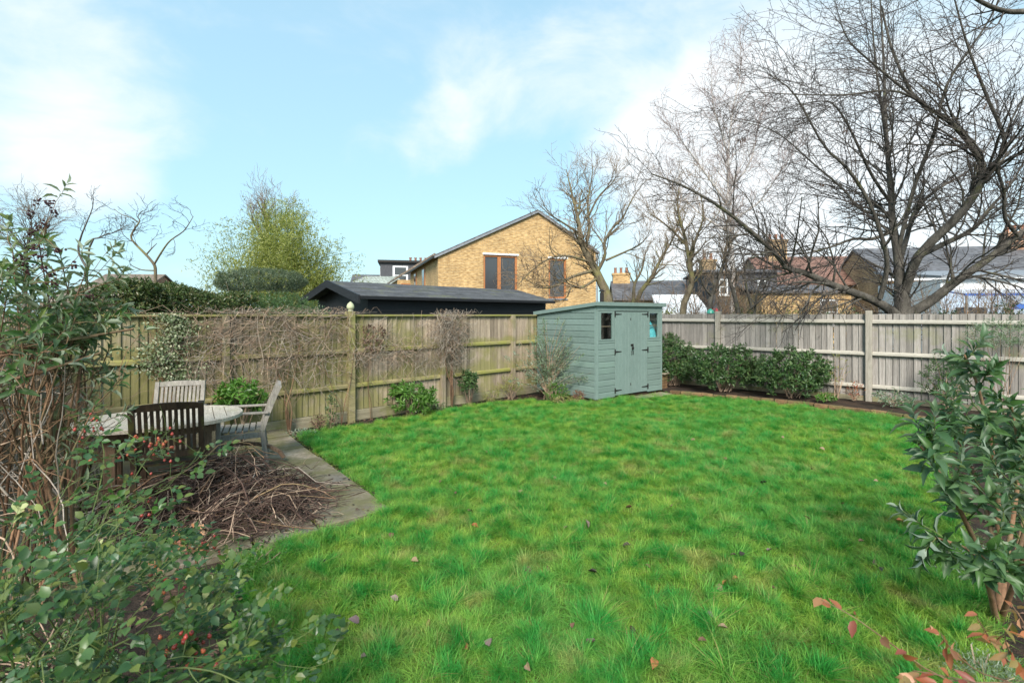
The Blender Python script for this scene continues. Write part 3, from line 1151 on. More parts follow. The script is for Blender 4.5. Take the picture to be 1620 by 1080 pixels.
# ------------------------------------------------------------------ right fence (grey closeboard, rails towards us)
rf = thing('closeboard_fence', 'weathered grey closeboard fence with three pale rails on the right', 'fence', RP, RRZ)
gb = MB()
gb.prism([(-.053, .002), (.053, .002), (.053, -.004), (-.053, -.024)], 'z', 0, 1)
grey_me = gb.mesh('fence_board')
grey_me.materials.append(M['fence_grey'])
RB = 2.89
for k in range(-1, 4):
    x0, x1 = k * RB, (k + 1) * RB
    MB().span(x0 - .055, x0 + .055, -.12, .025, -.06, 1.835).build('fence_post', M['post_grey'], rf, bevel=.008)
    if k == -1:
        x0 = -2.55
    if k == 3:
        x1 = x0 + 2.2
    boards(rf, x0 + .055, x1 - .055, .14, 1.765, grey_me, 0., .106)
    for z in (1.62, .985, .34):
        MB().prism([(-.022, z - .038), (-.022, z + .04), (-.085, z + .008), (-.085, z - .034)], 'x', x0 + .055, x1 - .055).build('fence_rail', M['rail_grey'], rf, bevel=.004, loc=(0, 0, random.uniform(-.01, .01)))
    MB().span(x0 + .055, x1 - .055, -.05, -.022, -.03, .137).build('gravel_board', M['gravel_board'], rf, bevel=.005)

# ------------------------------------------------------------------ reed screen on the left boundary
LP0 = onfence(-3.72)
LP1 = Vector((-3.55, 2.7, 0))
sc_ = thing('reed_screen', 'brown reed screening along the left boundary behind the tall shrub', 'fence', LP0, math.atan2(LP1.y - LP0.y, LP1.x - LP0.x))
LL = (LP1 - LP0).length
for k in range(3):
    MB().span(.2 + k * LL / 2.3 - .04, .2 + k * LL / 2.3 + .04, -.10, -.02, -.06, 1.75).build('fence_post', M['fence_moss'], sc_)
reeds = []
x = .02
while x < LL:
    h = 1.66 + random.uniform(-.08, .08)
    reeds.append((np.array([(x, random.uniform(-.008, .012), -.04), (x + random.gauss(0, .01), random.uniform(-.008, .012), h)]), .0045, .004))
    x += .0085
tubes_obj('reeds', reeds, M['reed'], sc_, 4, world=False, kind='stuff')
for z in (.3, .8, 1.3):
    MB().tube([(0, .016, z), (LL, .016, z)], .003, 5).build('wire', M['iron'], sc_)

# ------------------------------------------------------------------ the shed
SH = Vector((1.70, 9.93, 0))
SRZ = R(38)
shed = thing('garden_shed', 'sage green pent roofed garden shed with double doors and two windows', 'shed', SH, SRZ)
SW, SDP, HF, HB, Z0 = 2.18, 1.80, 1.97, 1.80, .05


def roof_h(y):
    return HF + (HB - HF) * y / SDP - .012


MB().span(.03, SW - .03, .03, SDP - .03, -.05, .045).build('floor_base', M['teak_dark'], shed)


def lap(parent, axis, a, b, z, p, mat, trim=None, dirn=-1, face=0.):
    """one shiplap board: foot stands proud of the board below; axis 'x' runs along the front, 'y' along the side"""
    prof = [(face + dirn * .004, z + p - .012), (face + dirn * .007, z + p + .004), (face - dirn * .008, z + p + .004), (face - dirn * .008, z), (face + dirn * .017, z), (face + dirn * .017, z + p - .024)]
    m_ = MB()
    if axis == 'x':
        m_.prism(prof, 'x', a, b)
    else:
        m_.prism(prof, 'y', a, b)
    return m_.build('shiplap_board', mat, parent)


P_ = .1245
z = Z0
while z < HF - .02:
    end = SDP
    if z + P_ > roof_h(SDP):
        end = max(.15, (HF - .012 - z - P_ * .8) / (HF - HB) * SDP)
        end = min(end, SDP)
    if z < HF - .09:
        top = min(P_, HF - .03 - z)
        lap(shed, 'y', .035, end, z, top, M['shed_paint'])
    z += P_
MB().prism([(.036, HF - .19), (SDP - .01, HB - .16), (SDP - .01, HB - .015), (.036, HF - .02)], 'x', -.003, .008).build('top_board', M['shed_paint'], shed)
# front boards either side of the doors, below and between the windows
for (xa, xb, wa, wb) in ((.045, .545, .10, .49), (1.645, SW - .045, 1.70, 2.055)):
    z = Z0
    while z < 1.20:
        top = min(P_, 1.215 - z)
        if top > .03:
            lap(shed, 'x', xa, xb, z, top, M['shed_paint'])
        z += P_
    if wa - xa > .02:
        MB().span(xa, wa, -.012, .02, 1.222, 1.83).build('window_post', M['shed_trim'], shed)
    if xb - wb > .02:
        MB().span(wb, xb, -.012, .02, 1.222, 1.83).build('window_post', M['shed_trim'], shed)
    wf = MB()
    wf.span(wa, wb, -.016, .022, 1.222, 1.25).span(wa, wb, -.016, .022, 1.79, 1.828).span(wa, wa + .022, -.016, .022, 1.251, 1.789).span(wb - .022, wb, -.016, .022, 1.251, 1.789)
    fr = wf.build('window', M['shed_trim'], shed)
    MB().span(wa + .022, wb - .022, 0, .004, 1.251, 1.789).build('pane', M['glass'], fr)
    MB().span(wa + .022, wb - .022, .03, .05, 1.50, 1.525).build('glazing_bar', M['teak_brown'], fr)
MB().span(.0, SW, -.022, .02, 1.835, HF - .005).build('fascia_board', M['shed_trim'], shed)
for xa, ya in ((0, -.020), (SW - .045, -.020)):
    MB().span(xa, xa + .045, ya, .026, Z0 - .01, 1.832).build('corner_trim', M['shed_trim'], shed, bevel=.004)
MB().span(-.018, .0, .0, .04, Z0 - .01, HF - .03).build('corner_trim', M['shed_trim'], shed)
MB().span(-.016, .02, SDP - .03, SDP + .0, Z0, HB - .02).build('corner_trim', M['shed_trim'], shed)
MB().prism([(.02, Z0), (SDP, Z0), (SDP, HB - .015), (.02, HF - .018)], 'x', SW - .016, SW).build('side_wall', M['shed_paint'], shed)
MB().span(.02, SW - .02, SDP - .028, SDP - .01, Z0, HB - .02).build('back_wall', M['teak_brown'], shed)
MB().prism([(.02, Z0), (SDP - .03, Z0), (SDP - .03, HB - .03), (.02, HF - .035)], 'x', .0105, .014).build('lining', M['teak_brown'], shed)
# doors: boards with V grooves, ledges, T hinges
for di, (xa, xb) in enumerate(((.556, 1.092), (1.098, 1.634))):
    n = 5
    w = (xb - xa) / n
    door = MB().span(xa, xb, .0, .018, .07, 1.815).build('door', M['shed_trim'], shed)
    for k in range(n):
        MB().span(xa + k * w + .0012, xa + (k + 1) * w - .0012, -.018, -.0005, .072, 1.812).build('door_board', M['shed_trim'], door, bevel=.003)
    hx = xa if di == 0 else xb
    s = 1 if di == 0 else -1
    for hz in (1.765, .98, .175):
        hm = MB()
        hm.span(hx - .012 * s - .012, hx - .012 * s + .012, -.032, -.019, hz - .055, hz + .055)
        hm.prism([(hx + .004 * s, hz - .016), (hx + .20 * s, hz - .006), (hx + .20 * s, hz + .006), (hx + .004 * s, hz + .016)][::s], 'y', -.026, -.019)
        hm.build('hinge', M['iron'], door)
lockm = MB()
lockm.span(1.055, 1.135, -.028, -.019, 1.085, 1.125).span(1.10, 1.116, -.05, -.029, 1.07, 1.13)
lk_ = lockm.build('hasp', M['iron'], shed)
MB().span(1.083, 1.128, -.052, -.030, 1.005, 1.06).tube([(1.09, -.041, 1.06), (1.09, -.041, 1.085), (1.105, -.041, 1.095), (1.12, -.041, 1.085), (1.12, -.041, 1.06)], .004, 6).build('padlock', M['iron'], lk_)
for xx in (1.075, 1.125):
    MB().tube([(xx, -.022, .97), (xx, -.04, .965), (xx, -.042, .91), (xx, -.022, .90)], .006, 6).build('pull_handle', M['iron'], shed)
for zz in (1.66, .27):
    MB().span(1.045, 1.06, -.026, -.019, zz - .025, zz + .025).build('bolt', M['iron'], shed)
# roof: deck, felt and edge boards
ov = .07
MB().prism([(-ov, HF + .012 + .0), (SDP + ov, HB - .005), (SDP + ov, HB + .018), (-ov, HF + .035)], 'x', -.06, SW + .06).build('roof', M['shed_roof'], shed)
MB().prism([(-ov - .012, HF - .035), (-ov, HF - .035), (-ov, HF + .042), (-ov - .012, HF + .042)], 'x', -.062, SW + .062).build('roof_edge', M['shed_trim'], shed)
for xx in (-.074, SW + .062):
    MB().prism([(-ov, HF - .033), (SDP + ov, HB - .052), (SDP + ov, HB + .024), (-ov, HF + .040)], 'x', xx, xx + .012).build('roof_edge', M['shed_trim'], shed)
# turquoise bag leaning inside the right window
cs, sn = math.cos(SRZ), math.sin(SRZ)


def in_shed(x, y, z):
    return Vector((SH.x + x * cs - y * sn, SH.y + x * sn + y * cs, z))


bag = MB()
prof = []
rows = []
for i in range(9):
    f = i / 8
    wv = .17 * (math.sin(PI * min(1, f * .93 + .12)) ** .6)
    rows.append((f, wv))
vs, fs = [], []
for (f, wv) in rows:
    for k in range(12):
        a = 2 * PI * k / 12
        vs.append((wv * math.cos(a) * (1 + .08 * math.sin(3 * a + f * 9)) - .12 * (f - .5), wv * .42 * math.sin(a) * (1 + .1 * math.sin(4 * a)), f * .62))
for i in range(8):
    for k in range(12):
        fs.append((i * 12 + k, i * 12 + (k + 1) % 12, (i + 1) * 12 + (k + 1) % 12, (i + 1) * 12 + k))
fs += [tuple(range(11, -1, -1)), tuple(8 * 12 + k for k in range(12))]
bag.add(vs, fs)
bo = bag.build('bag', M['turquoise'], None, smooth=True, loc=in_shed(1.985, .125, .985), rot=(0, 0, SRZ))
bo.scale = (.9, .9, 1.0)
tag(bo, 'turquoise plastic bag behind the glass of the right shed window', 'bag')
sh_ = thing('workbench', 'dark wooden bench inside the shed below the windows', 'bench', in_shed(.2, .09, .05), SRZ)
MB().span(0, 1.75, 0, .42, .88, .925).build('bench_top', M['teak_brown'], sh_)
for xx in (.05, 1.65):
    for yy in (.05, .33):
        MB().span(xx, xx + .06, yy, yy + .06, .0, .878).build('leg', M['teak_brown'], sh_)
# slabs in front of the doors
st = thing('step_slab', 'flat stone slab set in the grass before the shed doors', 'paving slab', in_shed(1.25, -.35, -.03), SRZ)
MB().span(-.55, .65, -.13, .17, 0, .075).build('slab', M['slab'], st, bevel=.01)
st2 = thing('brick_stack', 'short stack of bricks beside the right corner of the shed', 'bricks', in_shed(2.42, .12, -.045), SRZ)
for k in range(6):
    MB().box((random.uniform(-.01, .01), random.uniform(-.01, .01), .035 + k * .068), (.21, .10, .064), Matrix.Rotation(random.uniform(-.15, .15), 3, 'Z')).build('brick', M['edging_brick'], st2, bevel=.006)
MB().box((0, 0, .43), (.26, .2, .035), Matrix.Rotation(.2, 3, 'Z')).build('cap_slab', M['slab'], st2, bevel=.006)

# ---- brick edging of the right bed: two courses, brick by brick
edge_pts = resample([(3.38, 10.90, 0), (4.36, 10.27, 0), (5.40, 9.58, 0), (6.33, 8.58, 0), (6.86, 7.75, 0), (7.3, 6.7, 0)], 200)
acc_l = np.concatenate(([0], np.cumsum(np.linalg.norm(edge_pts[1:] - edge_pts[:-1], axis=1))))
edging = thing('brick_edging', 'low edging of orange bricks between the lawn and the right bed', 'edging', (3.38, 10.90, 0))
bk = MB().box((0, 0, 0), (.215, .10, .062)).mesh('brick')
bk.materials.append(M['edging_brick'])
for course in range(2):
    s = .11 if course else 0.0
    while s < acc_l[-1] - .25:
        p = np.array([np.interp(s + .11, acc_l, edge_pts[:, k]) for k in range(3)])
        q = np.array([np.interp(s + .14, acc_l, edge_pts[:, k]) for k in range(3)])
        o = bpy.data.objects.new('brick', bk)
        C.objects.link(o)
        o.parent = edging
        o.location = (p[0] - 3.38 + random.uniform(-.014, .014), p[1] - 10.90 + random.uniform(-.014, .014), -.005 + course * .064 + random.uniform(-.007, .007))
        o.rotation_euler = (random.gauss(0, .05), random.gauss(0, .03), math.atan2(q[1] - p[1], q[0] - p[0]) + random.gauss(0, .04))
        bm_ = o.modifiers.new('bevel', 'BEVEL')
        bm_.width = .006
        bm_.segments = 1
        s += .226
# raised soil behind the edging
bedpoly = [tuple(p[:2]) for p in edge_pts[::14]] + [(7.45, 6.3), (8.9, 8.25), tuple(onright(.0, .06)[:2]), tuple(onright(-1.6, .06)[:2])]
bed = sheet('raised_bed', bedpoly, .045, M['soil'])

# ------------------------------------------------------------------ black garage behind the fence
GP = Vector((-3.13, 9.9, 0))
gar = thing('garage', 'black boarded garage with a low felted roof behind the left fence', 'garage', GP, FRZ)
GL, GW, GE, GR_ = 5.7, 2.6, 2.15, 2.47
for z in [i * .165 for i in range(13)]:
    top = min(.165, GE - .02 - z)
    if top > .03:
        MB().prism([(.0, z), (-.018, z), (-.004, z + top), (.0, z + top)], 'x', .25, GL - .1).build('wall_board', M['black_paint'], gar)
MB().span(.25, GL - .1, .002, .05, -.05, GE - .02).build('front_wall', M['black_paint'], gar)
MB().prism([(.055, -.05), (GW, -.05), (GW, GE - .03), (GW / 2, GR_ - .05), (.055, GE - .03)], 'x', .27, .33).build('gable_wall', M['black_paint'], gar)
MB().prism([(.055, -.05), (GW, -.05), (GW, GE - .03), (GW / 2, GR_ - .05), (.055, GE - .03)], 'x', GL - .2, GL - .13).build('gable_wall', M['black_paint'], gar)
for side in (0, 1):
    ya, yb = (-.22, GW / 2) if side == 0 else (GW + .22, GW / 2)
    zs = GE - .05
    n = 4
    for k in range(n):                                         # felt laid in lapped strips
        f0, f1 = k / n, (k + 1) / n
        y0_, y1_ = ya + (yb - ya) * f0, ya + (yb - ya) * f1
        z0_, z1_ = zs + (GR_ - zs) * f0, zs + (GR_ - zs) * f1
        pf = [(y0_, z0_ + .035), (y1_, z1_ + .028), (y1_, z1_), (y0_, z0_)]
        MB().prism(pf if side else pf[::-1], 'x', -.02, GL + .05).build('roof_felt', M['felt'], gar)
    pf = [(ya, zs - .13), (ya, zs + .045), (yb, GR_ + .045), (yb, GR_ - .12)]
    MB().prism(pf if not side else pf[::-1], 'x', -.06, -.02).build('barge_board', M['black_paint'], gar)
MB().span(-.02, GL + .05, -.245, -.221, GE - .085, GE - .025).build('fascia', M['black_paint'], gar)
fl = at(952, HOR, 14.2)
flue = thing('flue_post', 'black flue pipe standing behind the shed roof', 'flue', (fl.x, fl.y, -.06))
MB().tube([(0, 0, 0), (0, 0, 2.45)], .055, 12).build('pipe', M['iron'], flue)
MB().lathe([(.04, 0), (.085, .01), (.085, .03), (.01, .08)], (0, 0, 2.47), 12).build('cowl', M['iron'], flue)

# ------------------------------------------------------------------ yellow brick house
HO = Vector((-4.05, 27.0, 0))
HRZ = math.atan2(.345, 1.0)
house = thing('brick_house', 'yellow brick house with an uneven gable and orange timber windows', 'house', HO, HRZ)
hs = math.hypot(1, .345)                    # s (x metres) to along-wall metres
GX, EL, AP, ER = 9.19 * hs, 5.0, 7.78, 5.62
AX = 5.53 * hs
HD = 11.5
wins = [(2.44 * hs, 4.35 * hs, 2.75, 5.16), (6.22 * hs, 7.30 * hs, 2.73, 5.10)]


def wall_top(x):
    return EL + (AP - EL) * x / AX if x < AX else AP + (ER - AP) * (x - AX) / (GX - AX)


cuts = sorted({0., GX, AX} | {v for w in wins for v in w[:2]})
gw = MB()
for a, bq in zip(cuts[:-1], cuts[1:]):
    w = next((w for w in wins if w[0] <= a + 1e-6 and w[1] >= bq - 1e-6), None)
    if w:
        gw.prism([(a, -.05), (bq, -.05), (bq, w[2]), (a, w[2])], 'y', 0, .3)
        gw.prism([(a, w[3]), (bq, w[3]), (bq, wall_top(bq)), (a, wall_top(a))], 'y', 0, .3)
    else:
        gw.prism([(a, -.05), (bq, -.05), (bq, wall_top(bq)), (a, wall_top(a))], 'y', 0, .3)
gw.build('gable_wall', M['stone_brick'], house)
MB().span(0, .3, .301, HD, -.05, EL - .03).build('side_wall', M['stone_brick'], house)
MB().span(GX - .3, GX, .301, HD, -.05, ER - .03).build('side_wall', M['stone_brick'], house)
MB().prism([(0.3, -.05), (GX - .3, -.05), (GX - .3, ER - .1), (AX, AP - .1), (0.3, EL - .1)], 'y', HD - .3, HD).build('rear_wall', M['stone_brick'], house)
for (xa, za, xb, zb) in ((-.22, EL - .11, AX, AP), (GX + .2, ER - .14, AX, AP)):
    pf = [(xa, za), (xb, zb), (xb, zb + .13), (xa, za + .13)]
    MB().prism(pf if xa > xb else pf[::-1], 'y', -.10, HD + .2).build('roof', M['slate'], house)
    pf = [(xa, za - .06), (xb, zb - .06), (xb, zb + .05), (xa, za + .05)]
    MB().prism(pf if xa > xb else pf[::-1], 'y', -.16, -.103).build('verge_board', M['lead'], house)
MB().span(-.33, -.23, -.1, HD, EL - .17, EL - .05).build('gutter', M['iron'], house)
MB().tube([(GX + .05, -.06, 0), (GX + .05, -.06, ER - .2)], .05, 8).build('downpipe', M['lead'], house)
for wi, w in enumerate(wins):
    fm = MB()
    xa, xb, za, zb = w
    t = .11
    fm.span(xa, xa + t, .06, .18, za, zb).span(xb - t, xb, .06, .18, za, zb).span(xa + t, xb - t, .06, .18, za, za + t).span(xa + t, xb - t, .06, .18, zb - t, zb)
    if wi == 0:
        xm = xa + (xb - xa) * .47
        fm.span(xm - .1, xm + .1, .061, .179, za + t, zb - t)
    fo = fm.build('window', M['timber_orange'], house)
    MB().span(xa + t, xb - t, .12, .125, za + t, zb - t).build('pane', M['house_glass'], fo)
    MB().span(xa - .05, xb + .1, -.03, .05, zb + .002, zb + .10).build('lintel', M['white_paint'], fo)
    MB().span(xa - .06, xb + .06, -.06, .05, za - .09, za - .003).build('sill', M['lead'], fo)
# side windows under the eave
for yy in (4.4, 8.2):
    fo = MB().span(-.05, -.002, yy, yy + 1.1, 3.2, 4.75).build('window', M['timber_orange'], house)
    MB().span(-.06, -.051, yy + .12, yy + .98, 3.3, 4.65).build('pane', M['house_glass'], fo)
# lower house behind it with a pale tiled roof, dormer house and chimneys
hb = thing('brick_house', 'lower brick house with a pale brown roof behind the yellow brick house', 'house', (-9.3, 40, 0), HRZ)
MB().span(0, 6, 0, 9, -.05, 4.6).build('wall', M['stone_brick'], hb)
pf = [(-.25, 4.55), (3, 6.7), (6.25, 4.55), (6.25, 4.72), (3, 6.88), (-.25, 4.72)]
MB().prism(pf[::-1], 'y', -.15, 9.1).build('roof', M['tile_brown'], hb)
fo = MB().span(.3, 1.3, -.04, -.002, 2.9, 4.3).build('window', M['timber_orange'], hb)
MB().span(.42, 1.18, -.05, -.041, 3.0, 4.2).build('pane', M['house_glass'], fo)

dh = thing('dormer_house', 'house with a black dormer and white sash window beside the bamboo', 'house', at(601, 498, 52) - Vector((0, 0, EYE)), R(12))
MB().span(-3, 5.2, .5, 8, -.05, 4.6).build('wall', M['stock_brick'], dh)
pf = [(.3, 4.61), (4.2, 6.3), (8.2, 4.61)]
MB().prism(pf, 'x', -3.2, 5.4).build('roof', M['slate'], dh)
MB().span(0, 4.4, .62, 6, 4.61, 7.35).build('dormer', M['dark_cladding'], dh)
MB().span(-.25, 4.6, .3, 6.2, 7.352, 7.6).build('dormer_roof', M['iron'], dh)
fo = MB().span(1.3, 2.9, .55, .618, 5.0, 7.0).build('window', M['white_paint'], dh)
for (za, zb) in ((5.15, 5.95), (6.05, 6.85)):
    MB().span(1.5, 2.7, .53, .548, za, zb).build('pane', M['house_glass'], fo)
fo = MB().span(-.06, -.002, 1.2, 2.6, 4.9, 6.9).build('window', M['white_paint'], dh)
MB().span(-.08, -.062, 1.35, 2.45, 5.05, 6.75).build('pane', M['house_glass'], fo)
ch = MB().span(2.9, 5.3, 6.2, 7.2, 4.62, 7.75).build('chimney', M['stock_brick'], dh)
for k in range(4):
    MB().lathe([(.17, 0), (.14, .1), (.13, .75), (.17, .8), (.17, .88)], (3.2 + k * .6, 6.7, 7.75), 10).build('chimney_pot', M['terracotta'], ch)
gh = thing('low_roof_house', 'grey green hipped slate roof left of the black dormer', 'house', at(575, 498, 48) - Vector((0, 0, EYE)), R(8))
MB().span(-2.6, 4.0, 0, 6, -.05, 4.0).build('wall', M['stock_brick'], gh)
MB().add([(-3, -.4, 4.05), (4.3, -.4, 4.05), (4.3, 6.4, 4.05), (-3, 6.4, 4.05), (-.2, 3, 5.75), (3.0, 3, 5.75)], [(0, 3, 2, 1), (0, 1, 5, 4), (1, 2, 5), (2, 3, 4, 5), (3, 0, 4)]).build('roof', M['slate_pale'], gh)
MB().span(-3.1, 4.4, -.55, -.42, 3.85, 4.06).build('gutter', M['stone_brick'], gh)


# ------------------------------------------------------------------ terraces beyond the right fence
def window(parent, x, y, z, w, h, frame='white_paint', bars=True):
    """sash window on a wall facing -y"""
    fm = MB()
    t = .09
    fm.span(x, x + t, y - .05, y - .002, z, z + h).span(x + w - t, x + w, y - .05, y - .002, z, z + h).span(x + t, x + w - t, y - .05, y - .002, z, z + t).span(x + t, x + w - t, y - .05, y - .002, z + h - t, z + h)
    if bars:
        fm.span(x + t, x + w - t, y - .049, y - .003, z + h / 2 - .04, z + h / 2 + .04)
    fo = fm.build('window', M[frame], parent)
    MB().span(x + t, x + w - t, y - .025, y - .02, z + t, z + h - t).build('pane', M['house_glass'], fo)
    MB().span(x - .06, x + w + .06, y - .12, y - .051, z - .08, z - .003).build('sill', M['white_paint'], fo)
    return fo


def gable_roof(parent, x0, x1, y0, y1, ze, zr, mat, t=.12, over=.25, name='roof'):
    yc = (y0 + y1) / 2
    k = (zr - ze) / (yc - y0)
    pf = [(y0 - over, ze - over * k), (yc, zr), (y1 + over, ze - over * k), (y1 + over, ze - over * k + t), (yc, zr + t), (y0 - over, ze - over * k + t)]
    for xa in (x0, x1 - .2):
        MB().prism([(y0, ze - .02), (y1, ze - .02), (yc, zr - .06)], 'x', xa, xa + .2).build('gable', parent.children[0].data.materials[0], parent)
    return MB().prism(pf[::-1], 'x', x0 - .1, x1 + .1).build(name, mat, parent)


def chimney(parent, x, y, z, w, d, h, pots, wall='stock_brick'):
    c_ = MB().span(x, x + w, y, y + d, z, z + h).span(x - .06, x + w + .06, y - .06, y + d + .06, z + h + .001, z + h + .16).build('chimney', M[wall], parent)
    for k in range(pots):
        MB().lathe([(.13, 0), (.11, .06), (.10, .36), (.13, .39), (.13, .44)], (x + (k + .5) * w / pots, y + d / 2, z + h + .162), 10).build('chimney_pot', M['terracotta'], c_)


def base(px, Y):
    p = at(px, HOR, Y)
    return Vector((p.x, p.y, 0))


# long brick terrace with a reddish tiled roof
t1 = thing('terrace_house', 'brick terrace house with reddish tiled roof behind the big tree', 'house', base(1215, 34), R(-6))
MB().span(0, 9.5, 0, 7, -.05, 3.9).build('wall', M['stock_brick'], t1)
gable_roof(t1, 0, 9.5, 0, 7, 3.9, 6.0, M['tile_red'])
MB().prism([(-.2, 3.45), (3.5, 3.45), (3.5, 6.3), (-.2, 4.05)], 'x', 9.2, 9.45).build('party_wall', M['stock_brick'], t1)
chimney(t1, 1.2, 2.9, 5.3, 1.3, .8, 1.9, 3)
window(t1, 1.2, 0, 1.9, 1.1, 1.5)
window(t1, 6.8, 0, 1.9, 1.1, 1.5)
# lower brick projection with a lean-to
t1b = thing('back_extension', 'low yellow brick back extension below the reddish roof', 'extension', base(1205, 27), R(-6))
MB().span(0, 4.6, 0, 4, -.05, 2.95).build('wall', M['stone_brick'], t1b)
MB().prism([(-.2, 2.93), (4.2, 3.5), (4.2, 3.62), (-.2, 3.05)][::-1], 'x', -.15, 4.75).build('roof', M['slate'], t1b)
window(t1b, 3.0, 0, 1.2, .9, 1.4)
# next terrace: dark slate roof, brick wall with an arched white window
t2 = thing('terrace_house', 'brick terrace house with long dark slate roof right of the trunk', 'house', base(1398, 30), R(-10))
MB().span(0, 10.5, 0, 7, -.05, 4.1).build('wall', M['stock_brick'], t2)
gable_roof(t2, 0, 10.5, 0, 7, 4.1, 6.1, M['slate'])
MB().span(-.1, 10.6, -.38, -.26, 3.80, 3.93).build('gutter', M['white_paint'], t2)
window(t2, .35, 0, 2.2, .9, 1.2)
window(t2, 1.75, 0, 1.6, 1.3, 1.5)
arc = [(1.7 + .7 + .72 * math.cos(a), 3.12 + .35 * math.sin(a)) for a in np.linspace(0, PI, 9)]
MB().prism(arc[::-1], 'y', -.06, -.001).build('window_head', M['white_paint'], t2)
MB().tube([(3.55, -.08, 0), (3.55, -.08, 3.8)], .06, 8).build('downpipe', M['white_paint'], t2)
chimney(t2, 8.6, 2.9, 5.4, 1.2, .8, 1.5, 3, 'red_brick')
# white extension with blue framed glass canopy
t3 = thing('white_extension', 'white rendered extension with a blue framed glass canopy and balcony rail', 'extension', base(1488, 22), R(-10))
MB().span(0, 6.6, 0, 5, -.05, 3.35).build('wall', M['white_render'], t3)
MB().prism([(-.3, 3.36), (5.2, 4.0), (5.2, 4.12), (-.3, 3.48)][::-1], 'x', -.15, 6.8).build('roof', M['lead'], t3)
gl = MB().prism([(-1.5, 2.62), (-.01, 2.86), (-.01, 2.88), (-1.5, 2.64)][::-1], 'x', .0, 6.4).build('canopy', M['canopy_glass'], t3)
for k in range(7):
    MB().bar((.02 + k * 1.06, -1.5, 2.59), (.02 + k * 1.06, -.02, 2.83), .05, .05).build('canopy_bar', M['blue_frame'], gl)
MB().span(-.05, 6.5, -1.58, -1.50, 2.54, 2.64).build('canopy_beam', M['blue_frame'], gl)
for k in range(5):
    MB().span(.0 + k * 1.6, .07 + k * 1.6, -1.57, -1.50, -.05, 2.538).build('canopy_post', M['lead'], gl)
MB().span(1.5, 3.1, -1.62, -1.585, 1.98, 2.2).build('rail', M['blue_frame'], t3)
window(t3, 4.2, 0, 1.2, 1.2, 1.2)
fo = MB().span(.4, 1.9, -.05, -.002, .1, 2.2).build('door', M['white_paint'], t3)
MB().span(.55, 1.75, -.06, -.051, .9, 2.08).build('pane', M['house_glass'], fo)
# dark clad house
t4 = thing('dark_house', 'house with dark grey cladding and small white windows behind the thin trees', 'house', base(1128, 31), R(-4))
MB().span(0, 3.9, 0, 6, -.05, 4.4).build('wall', M['dark_cladding'], t4)
MB().prism([(-.2, 4.38), (3, 4.75), (6.2, 4.38), (6.2, 4.5), (3, 4.87), (-.2, 4.5)][::-1], 'x', -.2, 4.1).build('roof', M['slate'], t4)
window(t4, .35, 0, 3.0, .55, 1.0)
window(t4, 2.7, 0, 2.9, .6, 1.0)
chimney(t4, .1, 2.4, 4.45, .9, .8, .9, 2)
# white roofed outbuilding, close behind
t5 = thing('white_outbuilding', 'low outbuilding with a white sloping roof behind the fence corner', 'outbuilding', base(1048, 21), R(-12))
MB().span(0, 1.6, 0, 3.5, -.05, 1.75).build('wall', M['white_render'], t5)
MB().prism([(-.2, 1.75), (3.6, 2.65), (3.6, 2.75), (-.2, 1.85)][::-1], 'x', -.2, 1.9).build('roof', M['white_render'], t5)
# grey roof with yellow chimney and red pots
t6 = thing('grey_roof_house', 'house with a grey slate roof and a pale chimney with red pots', 'house', base(972, 36), R(-8))
MB().span(0, 7.5, 0, 6, -.05, 2.9).build('wall', M['stock_brick'], t6)
gable_roof(t6, 0, 7.5, 0, 6, 2.9, 4.3, M['slate'])
chimney(t6, .05, 2.5, 3.9, 1.3, .8, .95, 3, 'stone_brick')
window(t6, 2.2, 0, 1.4, 1.0, 1.2)
# roofs far left
t7 = thing('tiled_house', 'distant brown tiled roof and chimney showing over the left hedge', 'house', base(175, 36), R(6))
MB().span(-2.2, 2, 0, 6, -.05, 3.4).build('wall', M['red_brick'], t7)
gable_roof(t7, -2.2, 2, 0, 6, 3.4, 4.85, M['tile_brown'])
t8 = thing('slate_roof_house', 'distant dark slate roof behind the tall shrub', 'house', base(112, 32), R(4))
MB().span(-1.6, 2.4, 0, 6, -.05, 2.5).build('wall', M['red_brick'], t8)
gable_roof(t8, -1.6, 2.4, 0, 6, 2.5, 3.8, M['tile_brown'])

